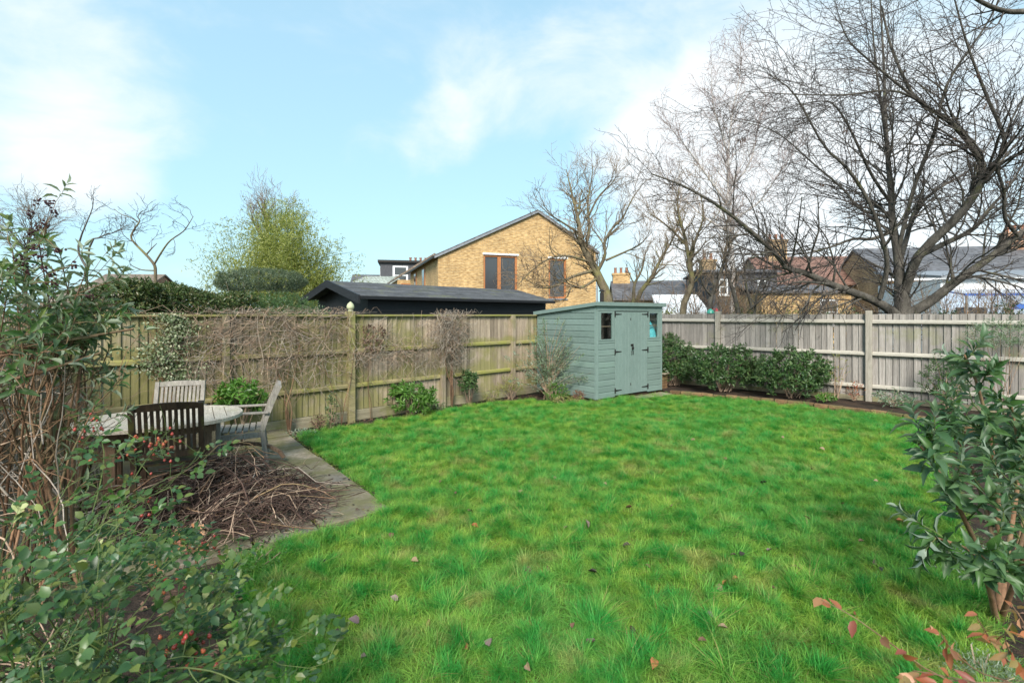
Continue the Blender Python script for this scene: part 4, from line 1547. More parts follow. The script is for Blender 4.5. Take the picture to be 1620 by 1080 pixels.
# ------------------------------------------------------------------ hedges behind the left fence
def hedge(name, label, cat, p0, p1, depth, z0, z1, n, L, mat, group=None, m=5, rounded=.12):
    p0, p1 = Vector(p0), Vector(p1)
    d = (p1 - p0)
    ln = d.length
    d.normalize()
    nn = Vector((d.y, -d.x, 0))
    t = thing(name, label, cat, (p0.x, p0.y, 0), 0, group)
    tips, dirs = [], []
    H = z1 - z0
    for _ in range(n):
        a = random.random()
        face = random.random()
        if face < .5:
            u, w, z = a * ln, depth / 2, z0 + random.random() ** .8 * H
            dd = nn
        elif face < .82:
            u, w, z = a * ln, random.uniform(-.5, .5) * depth, z1
            dd = Vector((0, 0, 1))
        elif face < .9:
            u, w, z = 0 if random.random() < .5 else ln, random.uniform(-.5, .5) * depth, z0 + random.random() * H
            dd = d * (-1 if u == 0 else 1)
        else:
            u, w, z = a * ln, random.uniform(-.4, .4) * depth, z0 + random.random() * H
            dd = nn
        ff = 1 - abs(2 * w / depth) ** 4 * .5 * rounded
        if z > z1 - .3 and abs(w) > .3 * depth:
            z -= rounded * random.random() * (abs(w) / depth * 2) ** 3
        z += .07 * math.sin(u * 2.3 + w * 3) + .05 * math.sin(u * 6.1) * (z - z0) / H + random.gauss(0, .03)
        p = p0 + d * u + nn * (w + random.gauss(0, .06) + .06 * math.sin(u * 4 + z * 5)) + Vector((0, 0, z))
        tips.append(np.array(p))
        dirs.append(np.array(dd) + RNG.normal(0, .4, 3) + np.array((0, 0, .35)))
    lines = []
    k = int(ln / .35) + 2
    for i in range(k):
        b = p0 + d * (ln * (i + .5) / k)
        for j in range(2):
            e = b + d * random.uniform(-.3, .3) + nn * random.uniform(-.3, .3) * depth
            lines.append((resample([(b.x, b.y, 0), ((b.x + e.x) / 2, (b.y + e.y) / 2, z1 * .5), (e.x, e.y, z1 - .12)], 6), .025, .008))
    tubes_obj('trunk', lines, M['bark_dark'], t, 5)
    emit_leaves(t, whorls(tips, dirs, m, L, .5), M[mat], LEAF_QUAD, 0)
    return t


hp0, hp1 = at(165, HOR, 7.4), at(372, HOR, 9.6)
hedge('laurel_hedge', 'dark glossy laurel hedge behind the left end of the mossy fence', 'hedge', (hp0.x, hp0.y, 0), (hp1.x, hp1.y, 0), 1.0, .9, 2.16, 4600, .08, 'leaf_hedge', rounded=.3)
c = at(413, HOR, 12.4)
shrub('topiary_bush', 'flat topped clipped grey green topiary bush left of the black garage', 'topiary', c.x, c.y, 0, (2.25, 1.5, .66), 3200, .05, .45, M['leaf_box'], 5, lift=2.27, shell=.85)
c = at(440, HOR, 9.9)
shrub('clipped_mound', 'rounded dark green clipped shrub below the flat topiary beside the garage', 'shrub', c.x, c.y, 0, (2.1, 1.4, 1.05), 2300, .055, .45, M['leaf_laurel'], 5, lift=1.18)
c = at(345, HOR, 8.7)
shrub('clipped_mound', 'small grey green shrub between laurel hedge and fence top', 'shrub', c.x, c.y, 0, (.9, .6, .45), 500, .045, .45, M['leaf_box'], 5, lift=1.45)
for px, Y, w, h, lab, mt in ((290, 20, 2.2, 2.6, 'distant dark evergreen bush behind the crooked bare tree', 'leaf_evergreen'), (335, 17, 1.6, 2.75, 'dark conifer like bush left of the bamboo', 'leaf_evergreen'),
                             (1245, 20, 3.0, 2.3, 'olive green garden shrub in front of the yellow brick extension', 'leaf_yellow'), (1325, 19, 2.4, 2.2, 'green garden shrub left of the big tree trunk', 'leaf_laurel'),
                             (1060, 15.5, 1.0, 1.95, 'yellow green bush beside the shed roof beyond the fence', 'leaf_yellow'), (1500, 17, 1.4, 1.95, 'dark evergreen shrub in front of the white extension', 'leaf_evergreen'),
                             (1180, 17, 1.8, 2.1, 'dull green shrub below the dark clad house', 'leaf_hedge'), (1590, 16, 1.6, 2.2, 'dark climber covered bush at the right before the white extension', 'leaf_evergreen')):
    c = at(px, HOR, Y)
    shrub('garden_shrub', lab, 'shrub', c.x, c.y, 0, (w, w * .7, h), 420, .11, .5, M[mt], 5, shell=.35, group='shrubs in the gardens beyond the fences')

# far-off wood on the horizon, one mass
rows = []
for _ in range(5200):
    a = random.uniform(-1.15, 1.15)
    r_ = random.uniform(95, 125)
    x, y = r_ * math.sin(a), r_ * math.cos(a)
    top = 3.4 + 1.2 * math.sin(a * 17) + .9 * math.sin(a * 41 + 1)
    rows.append(np.concatenate(((x, y, max(.1, top) * random.random() ** .6), RNG.normal(0, 1, 3), RNG.normal(0, 1, 3), (random.uniform(.7, 1.3), random.uniform(.4, .8)))))
V, Lp_, T_, Rn_ = leaves_np(np.array(rows), LEAF_QUAD)
tag(link('distant_woods', np_mesh('distant_woods', V, Lp_, T_, Rn_), M['leaf_hedge']), 'far off wood along the horizon beyond the houses', 'woods', None, 'stuff')

# ------------------------------------------------------------------ bare trees
def tree(name, label, cat, basept, limbs, levels, bark, twig, group=None, sides=9, trunk_pts=None, extra=None):
    t = thing(name, label, cat, basept, 0, group)
    L0 = [(resample(l[0], l[3] if len(l) > 3 else 16), l[1] * .86, l[2] * .86) for l in limbs]
    tubes_obj('trunk', L0, M[bark], t, sides, smooth=True)
    tw = []
    grow(L0, tw, levels)
    big = [x for x in tw if x[1] > .016]
    small = [x for x in tw if x[1] <= .016]
    if big:
        tubes_obj('branches', big, M[bark], t, 5, smooth=True, kind='stuff')
    o = tubes_obj('crown', small, M[twig], t, 3)
    o['kind'] = 'stuff'
    return t, tw, L0


def LP(*pts):
    """surveyed limb: (photo x, photo y, distance) triples"""
    return [at(*p) for p in pts]


bt = at(1427, HOR, 11.0)
tb = Vector((bt.x, 11.0, 0))
fork = at(1428, 488, 11.0)
big_limbs = [
    ([tb, tb + Vector((.03, 0, .8)), fork, at(1426, 462, 11.0), at(1424, 432, 11.05)], .25, .13, 12),
    ([at(1425, 455, 11.0), at(1420, 400, 11.1), at(1412, 352, 11.2), at(1409, 300, 11.4), at(1401, 200, 11.6), at(1398, 100, 11.9), at(1390, -40, 12.2)], .125, .014, 22),
    ([at(1425, 505, 11.0)] + LP((1405, 488, 10.9), (1375, 472, 10.8), (1320, 452, 10.6), (1272, 431, 10.4), (1245, 424, 10.3), (1222, 396, 10.2), (1150, 335, 9.9), (1085, 296, 9.7), (1030, 275, 9.5)), .125, .014, 22),
    (LP((1392, 472, 10.75), (1403, 425, 10.5), (1398, 385, 10.3), (1375, 320, 10.2), (1342, 268, 10.1), (1303, 230, 10.0), (1256, 148, 9.9), (1216, 118, 9.8)), .062, .010, 20),
    (LP((1425, 482, 11.0), (1436, 446, 10.9), (1455, 402, 10.6), (1511, 347, 10.2), (1543, 305, 10.0), (1556, 270, 9.9), (1540, 235, 9.9), (1518, 208, 9.9), (1490, 183, 9.9), (1447, 155, 10), (1410, 75, 10), (1395, 10, 10)), .125, .018, 24),
    (LP((1432, 500, 11.0), (1470, 478, 10.8), (1510, 447, 10.6), (1560, 412, 10.3), (1618, 368, 10.0), (1700, 330, 9.6), (1790, 250, 9.4)), .135, .03, 20),
    (LP((1452, 405, 10.7), (1495, 385, 11.0), (1540, 362, 11.3), (1565, 330, 11.5), (1600, 290, 11.7), (1650, 200, 12)), .082, .014, 18),
    (LP((1418, 430, 11.1), (1432, 385, 11.5), (1450, 330, 11.9), (1490, 295, 12.2), (1540, 262, 12.6), (1600, 170, 13)), .075, .012, 18),
    (LP((1414, 365, 11.2), (1380, 378, 11.0), (1350, 378, 10.8), (1310, 392, 10.5), (1262, 402, 10.3), (1200, 398, 10.1)), .05, .010, 16),
    (LP((1410, 345, 11.3), (1360, 330, 11.5), (1335, 300, 11.7), (1290, 262, 11.9), (1225, 208, 12.2), (1150, 188, 12.4)), .045, .007, 18),
    (LP((1408, 320, 11.35), (1378, 275, 11.0), (1350, 215, 10.7), (1325, 172, 10.5), (1300, 160, 10.3), (1240, 172, 10)), .042, .007, 18),
    (LP((1406, 260, 11.5), (1396, 180, 11.2), (1384, 90, 11.0), (1376, -30, 10.8)), .042, .010, 16),
    (LP((1556, 275, 9.9), (1590, 230, 9.6), (1560, 150, 9.4), (1530, 70, 9.2), (1505, -20, 9)), .05, .012, 16),
    (LP((1610, 372, 10), (1590, 345, 9.8), (1588, 300, 9.6), (1578, 260, 9.4), (1600, 190, 9.2), (1640, 120, 9)), .045, .012, 16),
    (LP((1545, 300, 10), (1580, 262, 9.7), (1630, 235, 9.3), (1690, 215, 9)), .05, .014, 14),
    (LP((1420, 400, 11.1), (1445, 300, 10.7), (1478, 210, 10.2), (1500, 130, 9.9), (1560, 40, 9.6), (1600, -40, 9.4)), .055, .012, 18),
    (LP((1320, 452, 10.6), (1300, 448, 10.3), (1262, 446, 10.0), (1240, 455, 9.8)), .045, .012, 12),
    (LP((1245, 424, 10.3), (1236, 380, 10.2), (1230, 338, 10.2)), .022, .008, 10),
    (LP((1490, 183, 9.9), (1420, 145, 9.6), (1340, 150, 9.2), (1270, 150, 8.9), (1180, 145, 8.6)), .03, .006, 18),
    (LP((1447, 155, 10), (1380, 100, 9.7), (1340, 60, 9.4), (1320, 0, 9.2)), .03, .006, 14),
    (LP((1630, 18, 7.5), (1590, 18, 7.4), (1550, 2, 7.2), (1500, -30, 7)), .05, .02, 10),
]
levels = [dict(n=5.2, len=1.95, ang=46, K=10, rmin=.0062, rmax=.026, rk=.42, rt=.35, wander=.11, bias=(-.5, 0, .05), t0=.22, taper=.3),
          dict(n=6.2, len=.95, ang=40, K=8, rmin=.0042, rk=.6, rt=.5, wander=.12, bias=(-.2, 0, -.05), t0=.15),
          dict(n=5.0, len=.16, ang=52, K=3, rmin=.0034, rk=.6, rt=.8, wander=.2, bias=(0, 0, .2), t0=.2)]
bigtree, tw_, _ = tree('bare_tree', 'big dark bare tree with wide spreading limbs behind the right fence', 'tree', tb, big_limbs, levels, 'bark_dark', 'twig_dark', sides=10)
# a few withered leaf clusters still hanging
rows = []
for _ in range(26):
    P, a, b_ = random.choice(tw_)
    p = P[-1]
    for k in range(5):
        rows.append(np.concatenate((p + RNG.normal(0, .025, 3), (random.gauss(0, .4), random.gauss(0, .4), -1), RNG.normal(0, 1, 3), (.07, .025))))
emit_leaves(bigtree, rows, M['litter'], LEAF_LONG, 0, mass_name='withered_leaves')

# leaning olive tree behind the shed
tb2 = at(965, HOR, 17); tb2.z = 0
lm2 = [
    ([tb2, at(962, 480, 17), at(948, 440, 17), at(932, 408, 17), at(920, 385, 17), at(914, 345, 17.1), at(905, 308, 17.2), at(896, 268, 17.3)], .23, .014, 20),
    (LP((944, 432, 17), (957, 405, 16.8), (956, 385, 16.7), (968, 362, 16.6), (985, 345, 16.5), (1000, 315, 16.4), (1018, 290, 16.3)), .075, .010, 16),
    (LP((926, 395, 17), (932, 360, 17.2), (930, 320, 17.3), (936, 285, 17.4), (938, 258, 17.5)), .07, .010, 14),
    (LP((918, 370, 17.1), (890, 352, 16.9), (868, 338, 16.7), (852, 322, 16.5)), .05, .008, 12),
    (LP((935, 415, 17), (900, 405, 16.6), (872, 408, 16.3), (845, 425, 16.0), (820, 450, 15.8)), .06, .010, 14),
    (LP((938, 428, 17), (905, 438, 16.6), (880, 452, 16.3), (855, 455, 16.1), (830, 440, 15.9)), .07, .010, 14),
    (LP((945, 440, 17), (920, 455, 16.5), (905, 452, 16.3), (897, 470, 16.2), (880, 478, 16.0)), .06, .012, 12),
    (LP((958, 412, 16.8), (990, 398, 16.6), (1015, 385, 16.4), (1030, 362, 16.3)), .05, .008, 12),
    (LP((932, 340, 17.2), (948, 310, 17.0), (972, 285, 16.8), (975, 262, 16.7)), .045, .008, 12),
]
lev2 = [dict(n=5.2, len=1.35, ang=42, K=7, rmin=.007, rmax=.03, rk=.5, rt=.4, wander=.16, bias=(0, 0, .5), t0=.25),
        dict(n=6.5, len=.8, ang=40, K=5, rmin=.0058, rk=.6, rt=.6, wander=.18, bias=(0, 0, .4), t0=.15),
        dict(n=4.5, len=.35, ang=42, K=4, rmin=.0048, rk=.7, rt=.8, wander=.2, bias=(0, 0, .3), t0=.2)]
tree('bare_tree', 'leaning olive barked bare tree behind the shed in front of the brick house', 'tree', tb2, lm2, lev2, 'bark_olive', 'twig_olive')


def simple_tree(label, px, Y, limbs, bark, twig, levels, group=None):
    b0 = at(px, HOR, Y)
    b0.z = 0
    first = [b0] + limbs[0][0]
    return tree('bare_tree', label, 'tree', b0, [(first,) + limbs[0][1:]] + limbs[1:], levels, bark, twig, group, sides=7)


lev3 = [dict(n=5.4, len=1.25, ang=40, K=6, rmin=.007, rmax=.025, rk=.5, rt=.4, wander=.17, bias=(0, 0, .6), t0=.3),
        dict(n=6.2, len=.7, ang=40, K=5, rmin=.0055, rk=.6, rt=.6, wander=.18, bias=(0, 0, .4), t0=.15),
        dict(n=4.5, len=.32, ang=42, K=3, rmin=.0046, rk=.7, rt=.8, wander=.2, bias=(0, 0, .3), t0=.2)]
grp = 'thin bare trees between the shed and the big tree'
simple_tree('slim bare tree with curved pale trunk right of the shed', 1078, 15, [
    (LP((1080, 490, 15), (1094, 450, 15), (1090, 410, 15), (1082, 370, 15), (1072, 330, 15), (1075, 290, 15)), .14, .012, 16),
    (LP((1091, 415, 15), (1100, 380, 14.8), (1112, 345, 14.7), (1108, 300, 14.6)), .06, .010, 12),
    (LP((1085, 385, 15), (1060, 362, 15.2), (1040, 345, 15.3), (1022, 335, 15.4)), .045, .008, 12)], 'bark_olive', 'twig_olive', lev3, grp)
simple_tree('thin bare tree slanting to the right just behind the shed roof', 1000, 19, [
    (LP((1008, 476, 19), (1030, 440, 19), (1048, 405, 19), (1066, 375, 19), (1078, 340, 19)), .13, .012, 16),
    (LP((1002, 480, 19), (1004, 450, 19.2), (1016, 425, 19.3), (1022, 395, 19.4)), .09, .012, 12)], 'bark_olive', 'twig_olive', lev3, grp)
simple_tree('reddish bare tree with two crossing stems before the dark clad house', 1125, 16, [
    (LP((1122, 495, 16), (1127, 465, 16), (1140, 430, 16), (1148, 400, 16), (1150, 360, 16.1), (1140, 320, 16.2)), .11, .012, 16),
    (LP((1168, 495, 16), (1160, 462, 16), (1150, 430, 16), (1148, 410, 16)), .09, .03, 12),
    (LP((1127, 470, 16), (1112, 450, 15.8), (1106, 420, 15.7)), .05, .012, 10)], 'bark_dark', 'twig_olive', lev3, grp)
simple_tree('small many stemmed bare tree left of the big tree trunk', 1190, 17, [
    (LP((1195, 480, 17), (1205, 440, 17), (1218, 400, 17)), .06, .012, 12),
    (LP((1190, 490, 17), (1180, 450, 17), (1176, 410, 17), (1165, 380, 17)), .06, .01, 12),
    (LP((1185, 490, 17), (1215, 465, 16.6), (1245, 440, 16.3)), .05, .01, 12)], 'bark_dark', 'twig_dark', lev3, grp)
lev4 = [dict(n=4.6, len=1.9, ang=38, K=7, rmin=.010, rmax=.03, rk=.45, rt=.35, wander=.14, bias=(0, 0, .6), t0=.22),
        dict(n=5.2, len=1.0, ang=38, K=5, rmin=.0075, rk=.6, rt=.6, wander=.17, bias=(0, 0, .1), t0=.15),
        dict(n=4.2, len=.5, ang=38, K=4, rmin=.006, rk=.7, rt=.8, wander=.15, bias=(0, 0, -.4), t0=.2)]
simple_tree('tall white barked birch rising above the thin trees', 1158, 25, [
    (LP((1160, 440, 25), (1156, 380, 25), (1152, 330, 25), (1152, 280, 25), (1153, 230, 25), (1160, 170, 25), (1172, 110, 25), (1170, 62, 25)), .15, .010, 22),
    (LP((1153, 250, 25), (1140, 205, 24.6), (1128, 165, 24.3), (1125, 100, 24)), .07, .010, 14),
    (LP((1155, 330, 25), (1120, 280, 24.5), (1085, 232, 24), (1050, 190, 23.6)), .08, .010, 16),
    (LP((1152, 300, 25), (1185, 260, 25.5), (1200, 200, 26), (1212, 150, 26.3)), .07, .010, 14),
    (LP((1156, 370, 25), (1110, 340, 25.4), (1070, 300, 25.8), (1040, 270, 26)), .07, .010, 14),
    (LP((1155, 350, 25), (1200, 320, 24.4), (1235, 270, 24), (1260, 235, 23.7)), .07, .010, 14)], 'birch', 'twig_birch', lev4)
# crooked bare tree above the laurel hedge
lev5 = [dict(n=2.4, len=.95, ang=45, K=7, rmin=.009, rmax=.02, rk=.45, rt=.5, wander=.28, bias=(0, 0, .5), t0=.4),
        dict(n=6.0, len=.55, ang=45, K=5, rmin=.006, rk=.6, rt=.6, wander=.25, bias=(0, 0, .3), t0=.3),
        dict(n=4.0, len=.22, ang=45, K=4, rmin=.005, rk=.7, rt=.8, wander=.25, bias=(0, 0, .2), t0=.2)]
simple_tree('crooked pollarded bare tree against the sky above the laurel hedge', 246, 16, [
    (LP((246, 440, 16), (243, 418, 16), (228, 400, 16), (216, 388, 16), (207, 375, 16), (214, 360, 16), (221, 350, 16), (218, 342, 16), (226, 333, 16)), .062, .010, 22),
    (LP((244, 418, 16), (258, 395, 15.8), (270, 380, 15.7), (290, 366, 15.6), (300, 352, 15.5), (306, 342, 15.5)), .036, .009, 16),
    (LP((232, 402, 16), (240, 393, 15.9), (248, 385, 15.8)), .03, .010, 8),
    (LP((219, 352, 16), (208, 345, 16.1), (190, 338, 16.2), (180, 330, 16.3)), .022, .008, 10),
    (LP((243, 428, 16), (225, 427, 15.8), (212, 422, 15.7), (205, 418, 15.6)), .025, .010, 10)], 'bark_olive', 'twig_dark', lev5)
simple_tree('thin bare tree left of the crooked tree far behind the tall shrub', 135, 18, [
    (LP((140, 400, 18), (160, 375, 18), (180, 368, 18), (192, 362, 18)), .05, .010, 12),
    (LP((138, 425, 18), (124, 398, 18), (128, 375, 18), (136, 355, 18), (146, 330, 18), (148, 312, 18)), .05, .010, 12)], 'bark_dark', 'twig_dark', lev5)
simple_tree('distant grey bare tree at the left edge behind the tall shrub', 40, 24, [
    (LP((40, 420, 24), (44, 390, 24), (50, 360, 24), (48, 338, 24)), .12, .012, 12),
    (LP((42, 400, 24), (20, 370, 24), (5, 350, 24)), .07, .010, 12),
    (LP((44, 395, 24), (65, 370, 24), (75, 345, 24)), .07, .010, 12)], 'bark_dark', 'twig_olive', lev4)

# twiggy bare bushes standing in the gardens beyond the right fence
for (px, Y, h, w, lab) in ((985, 21, 2.7, 1.6, 'reddish brown bare bush behind the shed roof'), (1035, 18.5, 2.6, 1.4, 'twiggy bare bush in front of the white sloping roof'), (1215, 19, 2.9, 2.0, 'dense bare bush before the yellow brick extension'),
                           (1275, 18, 2.5, 1.8, 'low bare bush left of the big tree beyond the fence'), (1345, 17.5, 2.6, 1.6, 'bare bush close to the left of the big trunk'), (1555, 16.5, 2.6, 1.8, 'bare bush in front of the blue framed canopy'), (1140, 20, 3.4, 1.6, 'upright bare bush before the dark clad house'),
                           (1100, 19, 2.9, 1.5, 'bare bush right of the white sloping roof'), (1180, 21, 3.6, 1.9, 'tall bare bush hiding the gap between dark house and brick extension'), (1300, 21, 3.1, 2.0, 'tall twiggy bush before the reddish tiled roof'), (1480, 18, 2.8, 1.9, 'bare bush right of the big trunk before the white wall'), (1610, 18, 3.0, 1.8, 'bare bush at the right edge before the white extension')):
    b0 = at(px, HOR, Y)
    b0.z = 0
    lim = []
    for k in range(13):
        e = b0 + Vector((random.gauss(0, w * .42), random.gauss(0, .4), h * random.uniform(.65, 1.05)))
        lim.append(([b0 + Vector((random.gauss(0, .08), random.gauss(0, .08), 0)), b0 * .5 + e * .5 + Vector((random.gauss(0, .12), 0, .1)), e], .026, .007, 10))
    tree('bare_bush', lab, 'bush', b0, lim, [dict(n=4.5, len=.8, ang=38, K=6, rmin=.006, rmax=.012, rk=.5, rt=.5, wander=.17, bias=(0, 0, .4), t0=.2),
         dict(n=5.5, len=.45, ang=40, K=4, rmin=.0052, rk=.7, rt=.7, wander=.18, bias=(0, 0, .3), t0=.1)], 'cane', 'twig_olive', 'bare bushes beyond the grey fence', sides=6)

# ------------------------------------------------------------------ bamboo: yellow green, feathery
bc = at(440, HOR, 16.5)
bam = thing('bamboo_clump', 'tall feathery yellow green bamboo clump left of the black garage', 'bamboo', (bc.x, bc.y, 0))
culms, rows = [], []
for i in range(230):
    px = random.gauss(456, 60)
    env = 322 + ((px - 432) / 120) ** 2 * 72 + (14 if px > 500 else 0)
    top = at(px, max(env + random.uniform(-12, 75), 308), 16.5 + random.gauss(0, .8))
    b0 = Vector((bc.x + (top.x - bc.x) * .35 + random.gauss(0, .2), 16.5 + (top.y - 16.5) * .4, 0))
    P = resample([b0, b0 * .45 + top * .55 + Vector((0, 0, .3)), top], 9)
    culms.append((P, .014, .003))
    for k in range(44):
        t = .42 + .58 * random.random() ** 1.35
        u = t * 8
        j = min(int(u), 7)
        p = P[j] + (P[j + 1] - P[j]) * (u - j)
        sp = RNG.normal(0, 1, 3) * np.array((.32, .32, .16)) * (1.15 - .5 * t)
        p = p + sp
        for q in range(4):
            d = RNG.normal(0, 1, 3)
            d[2] -= .5
            rows.append(np.concatenate((p + RNG.normal(0, .05, 3), d, RNG.normal(0, 1, 3), (random.uniform(.09, .17), random.uniform(.018, .028)))))
for i in range(26):                                              # loose sprays to the right
    px = random.uniform(520, 575)
    p = at(px, random.uniform(400, 440), 16.5)
    for q in range(7):
        rows.append(np.concatenate((np.array(p) + RNG.normal(0, .12, 3), RNG.normal(0, 1, 3), RNG.normal(0, 1, 3), (.12, .022))))
for i in range(12):
    p0 = at(470 + random.uniform(-20, 50), 455, 16.5)
    p1 = at(540 + random.uniform(-30, 38), random.uniform(395, 430), 16.5)
    culms.append((resample([p0, (np.array(p0) + np.array(p1)) / 2 + (0, 0, .35), p1], 8), .010, .003))
tubes_obj('stem', culms, M['green_stem'], bam, 4)
emit_leaves(bam, rows, M['leaf_bamboo'], LEAF_QUAD, 0)
bb = at(420, HOR, 18); bb.z = 0
tree('bare_tree', 'fine twigged bare tree top poking out above the bamboo', 'tree', bb, [
    ([bb] + LP((422, 440, 18), (424, 380, 18), (420, 345, 18), (418, 315, 18)), .12, .012, 14),
    (LP((423, 390, 18), (405, 360, 18), (395, 330, 18)), .05, .010, 12),
    (LP((423, 385, 18), (445, 355, 18), (455, 325, 18)), .05, .010, 12)], lev3, 'bark_olive', 'twig_olive')


# ------------------------------------------------------------------ garden furniture
def make_chair(name, label, loc, rz, mat, arms=True, curved=False, tilt=None, hz=.95, group='teak garden chairs round the table'):
    """faces +y; seat .43 m high"""
    t = thing(name, label, 'chair', loc, rz, group)
    if tilt:
        t.rotation_euler = (tilt[0], tilt[1], rz)
    mt = M[mat]
    W2, D = .265, .46
    rk = -.16                                                    # the back leans away from the seat

    def bk(z):
        """y of the backrest line at height z"""
        f = max(0, z - .43)
        return -.20 + f * -.26 - (.16 * f * f if curved else 0)
    for s in (-1, 1):
        x = s * (W2 - .022)
        MB().bar((x, .235, 0), (x, .235, .64 if arms else .42), .045, .045).build('leg', mt, t, bevel=.004)
        pts = [(x, -.20 - .05, 0), (x, -.20, .43)] + [(x, bk(z), z) for z in (.58, .72, .86, .96)]
        m_ = MB()
        for a, b_ in zip(pts[:-1], pts[1:]):
            m_.bar(a, b_, .042, .05)
        m_.build('back_leg', mt, t)
        MB().bar((x, -.19, .38), (x, .22, .38), .028, .06).build('side_rail', mt, t)
        if arms:
            MB().bar((s * (W2 + .005), -.27, .645), (s * (W2 + .005), .275, .66), .055, .026).build('armrest', mt, t, bevel=.006)
    for k in range(7):
        y = -.165 + k * .067
        MB().span(-W2 + .045, W2 - .045, y - .026, y + .026, .415 + .012 * abs(k - 3) / 3, .433 + .012 * abs(k - 3) / 3).build('seat_slat', mt, t)
    MB().span(-W2 + .045, W2 - .045, .215, .25, .35, .412).build('front_rail', mt, t)
    top = MB()
    ys = bk(.92)
    for k in range(6):
        x0, x1 = (-W2 + .044) + k * (2 * W2 - .088) / 6, (-W2 + .044) + (k + 1) * (2 * W2 - .088) / 6
        h0, h1 = .958 + .012 * math.sin(PI * k / 6), .958 + .012 * math.sin(PI * (k + 1) / 6)
        top.add([(x0, bk(.9) - .014, .905), (x1, bk(.9) - .014, .905), (x1, bk(.9) + .014, .905), (x0, bk(.9) + .014, .905),
                 (x0, bk(.97) - .014, h0), (x1, bk(.97) - .014, h1), (x1, bk(.97) + .014, h1), (x0, bk(.97) + .014, h0)], BOXF)
    top.build('top_rail', mt, t)
    MB().bar((-W2 + .044, bk(.52), .52), (W2 - .044, bk(.52), .52), .03, .05).build('lower_rail', mt, t)
    n = 10
    for k in range(n):
        x = (-W2 + .075) + k * (2 * W2 - .15) / (n - 1)
        m_ = MB()
        zs = (.545, .70, .80, .904) if curved else (.545, .904)
        for a, b_ in zip(zs[:-1], zs[1:]):
            m_.bar((x, bk(a), a), (x, bk(b_), b_), .026, .014, up=(0, 1, 0))
        m_.build('back_slat', mt, t)
    t.scale = (1, 1, hz)
    return t


TC = Vector((-3.44, 4.84, .015))
TRZ = R(33)
table = thing('garden_table', 'oval weathered teak table with slatted top on the patio', 'table', TC, TRZ)
TA, TB = .70, .54


def tedge(x, a=TA, b=TB):
    return b * max(0., 1 - abs(x / a) ** 2.6) ** (1 / 2.1)


ztop = .735
ns = 12
for k in range(ns):
    x0, x1 = -TA + .05 + k * (2 * TA - .1) / ns + .0035, -TA + .05 + (k + 1) * (2 * TA - .1) / ns - .0035
    y0, y1 = tedge(x0) - .062, tedge(x1) - .062
    if min(y0, y1) < .03:
        y0, y1 = max(y0, .05), max(y1, .05)
    for s in (-1, 1):
        pl = [(x0, s * .004), (x1, s * .004), (x1, s * y1), (x0, s * y0)]
        MB().prism(pl if s > 0 else pl[::-1], 'z', ztop - .02, ztop + random.uniform(-.0015, .0015)).build('top_slat', M['teak_grey'], table)
rim_p = []
for k in range(64):
    a = 2 * PI * k / 64
    ca, sa = math.cos(a), math.sin(a)
    rim_p.append((TA * math.copysign(abs(ca) ** (2 / 2.6), ca), TB * math.copysign(abs(sa) ** (2 / 2.1), sa)))
for seg in range(8):
    m_ = MB()
    for k in range(seg * 8, seg * 8 + 8):
        p, q = rim_p[k], rim_p[(k + 1) % 64]

        def inn(p):
            L = math.hypot(*p)
            return (p[0] * (1 - .058 / L), p[1] * (1 - .058 / L))
        pi, qi = inn(p), inn(q)
        m_.add([(p[0], p[1], ztop - .036), (q[0], q[1], ztop - .036), (qi[0], qi[1], ztop - .036), (pi[0], pi[1], ztop - .036),
                (p[0], p[1], ztop + .002), (q[0], q[1], ztop + .002), (qi[0], qi[1], ztop + .003), (pi[0], pi[1], ztop + .003)], BOXF)
    m_.build('rim', M['teak_grey'], table, bevel=.004)
MB().span(-.42, .42, -.30, -.27, .60, .70).span(-.42, .42, .27, .30, .60, .70).span(-.45, -.42, -.3, .3, .60, .70).span(.42, .45, -.3, .3, .60, .70).build('apron', M['teak_brown'], table)
for sx in (-1, 1):
    for sy in (-1, 1):
        MB().span(sx * .37 - .045, sx * .37 + .045, sy * .235 - .045, sy * .235 + .045, 0, .70).build('leg', M['teak_brown'], table, bevel=.006)
MB().span(-.325, .325, -.03, .03, .12, .17).build('stretcher', M['teak_brown'], table)



make_chair('garden_chair', 'dark mossy teak chair seen from behind at the near side of the table', (-3.06, 4.44, .015), R(28), 'teak_dark', arms=False, hz=1.03)
make_chair('garden_chair', 'pale grey lichened teak chair behind the table against the fence', (-3.99, 5.80, .015), R(200), 'teak_old')
make_chair('garden_chair', 'grey teak armchair with curved back turned sideways right of the table', (-3.16, 5.80, .015), R(116), 'teak_old', curved=True)
make_chair('garden_chair', 'brown slatted chair at the far left end of the table', (-4.12, 5.02, .015), R(-58), 'teak_brown', tilt=(R(-6), R(5)))
# a folded parasol foot lying by the armchair
arcm = MB()
pp = [np.array(ground_at(395, 735)) + np.array((-.05 + .42 * math.cos(a), .08 * math.cos(a), .03 + .22 * math.sin(a))) for a in np.linspace(.15, PI * .95, 9)]
for a, b_ in zip(pp[:-1], pp[1:]):
    arcm.bar(a, b_, .05, .035)
o = arcm.build('arched_foot', M['teak_brown'], None)
tag(o, 'curved brown wooden foot piece lying beside the table and armchair', 'wood piece')

# ------------------------------------------------------------------ heap of cuttings
HC = Vector((-2.58, 4.42, .015))
heap = thing('brush_heap', 'heap of cut thorny branches and dead stems on the patio', 'brush heap', HC)


def heap_h(x, y):
    r = math.hypot(x / .95, y / .66)
    r *= 1 + .10 * math.sin(3 * math.atan2(y, x) + 1) + .07 * math.sin(7 * math.atan2(y, x))
    return .40 * max(0, 1 - r ** 1.5) * (1 + .30 * math.sin(x * 7 + 1) * math.cos(y * 8))


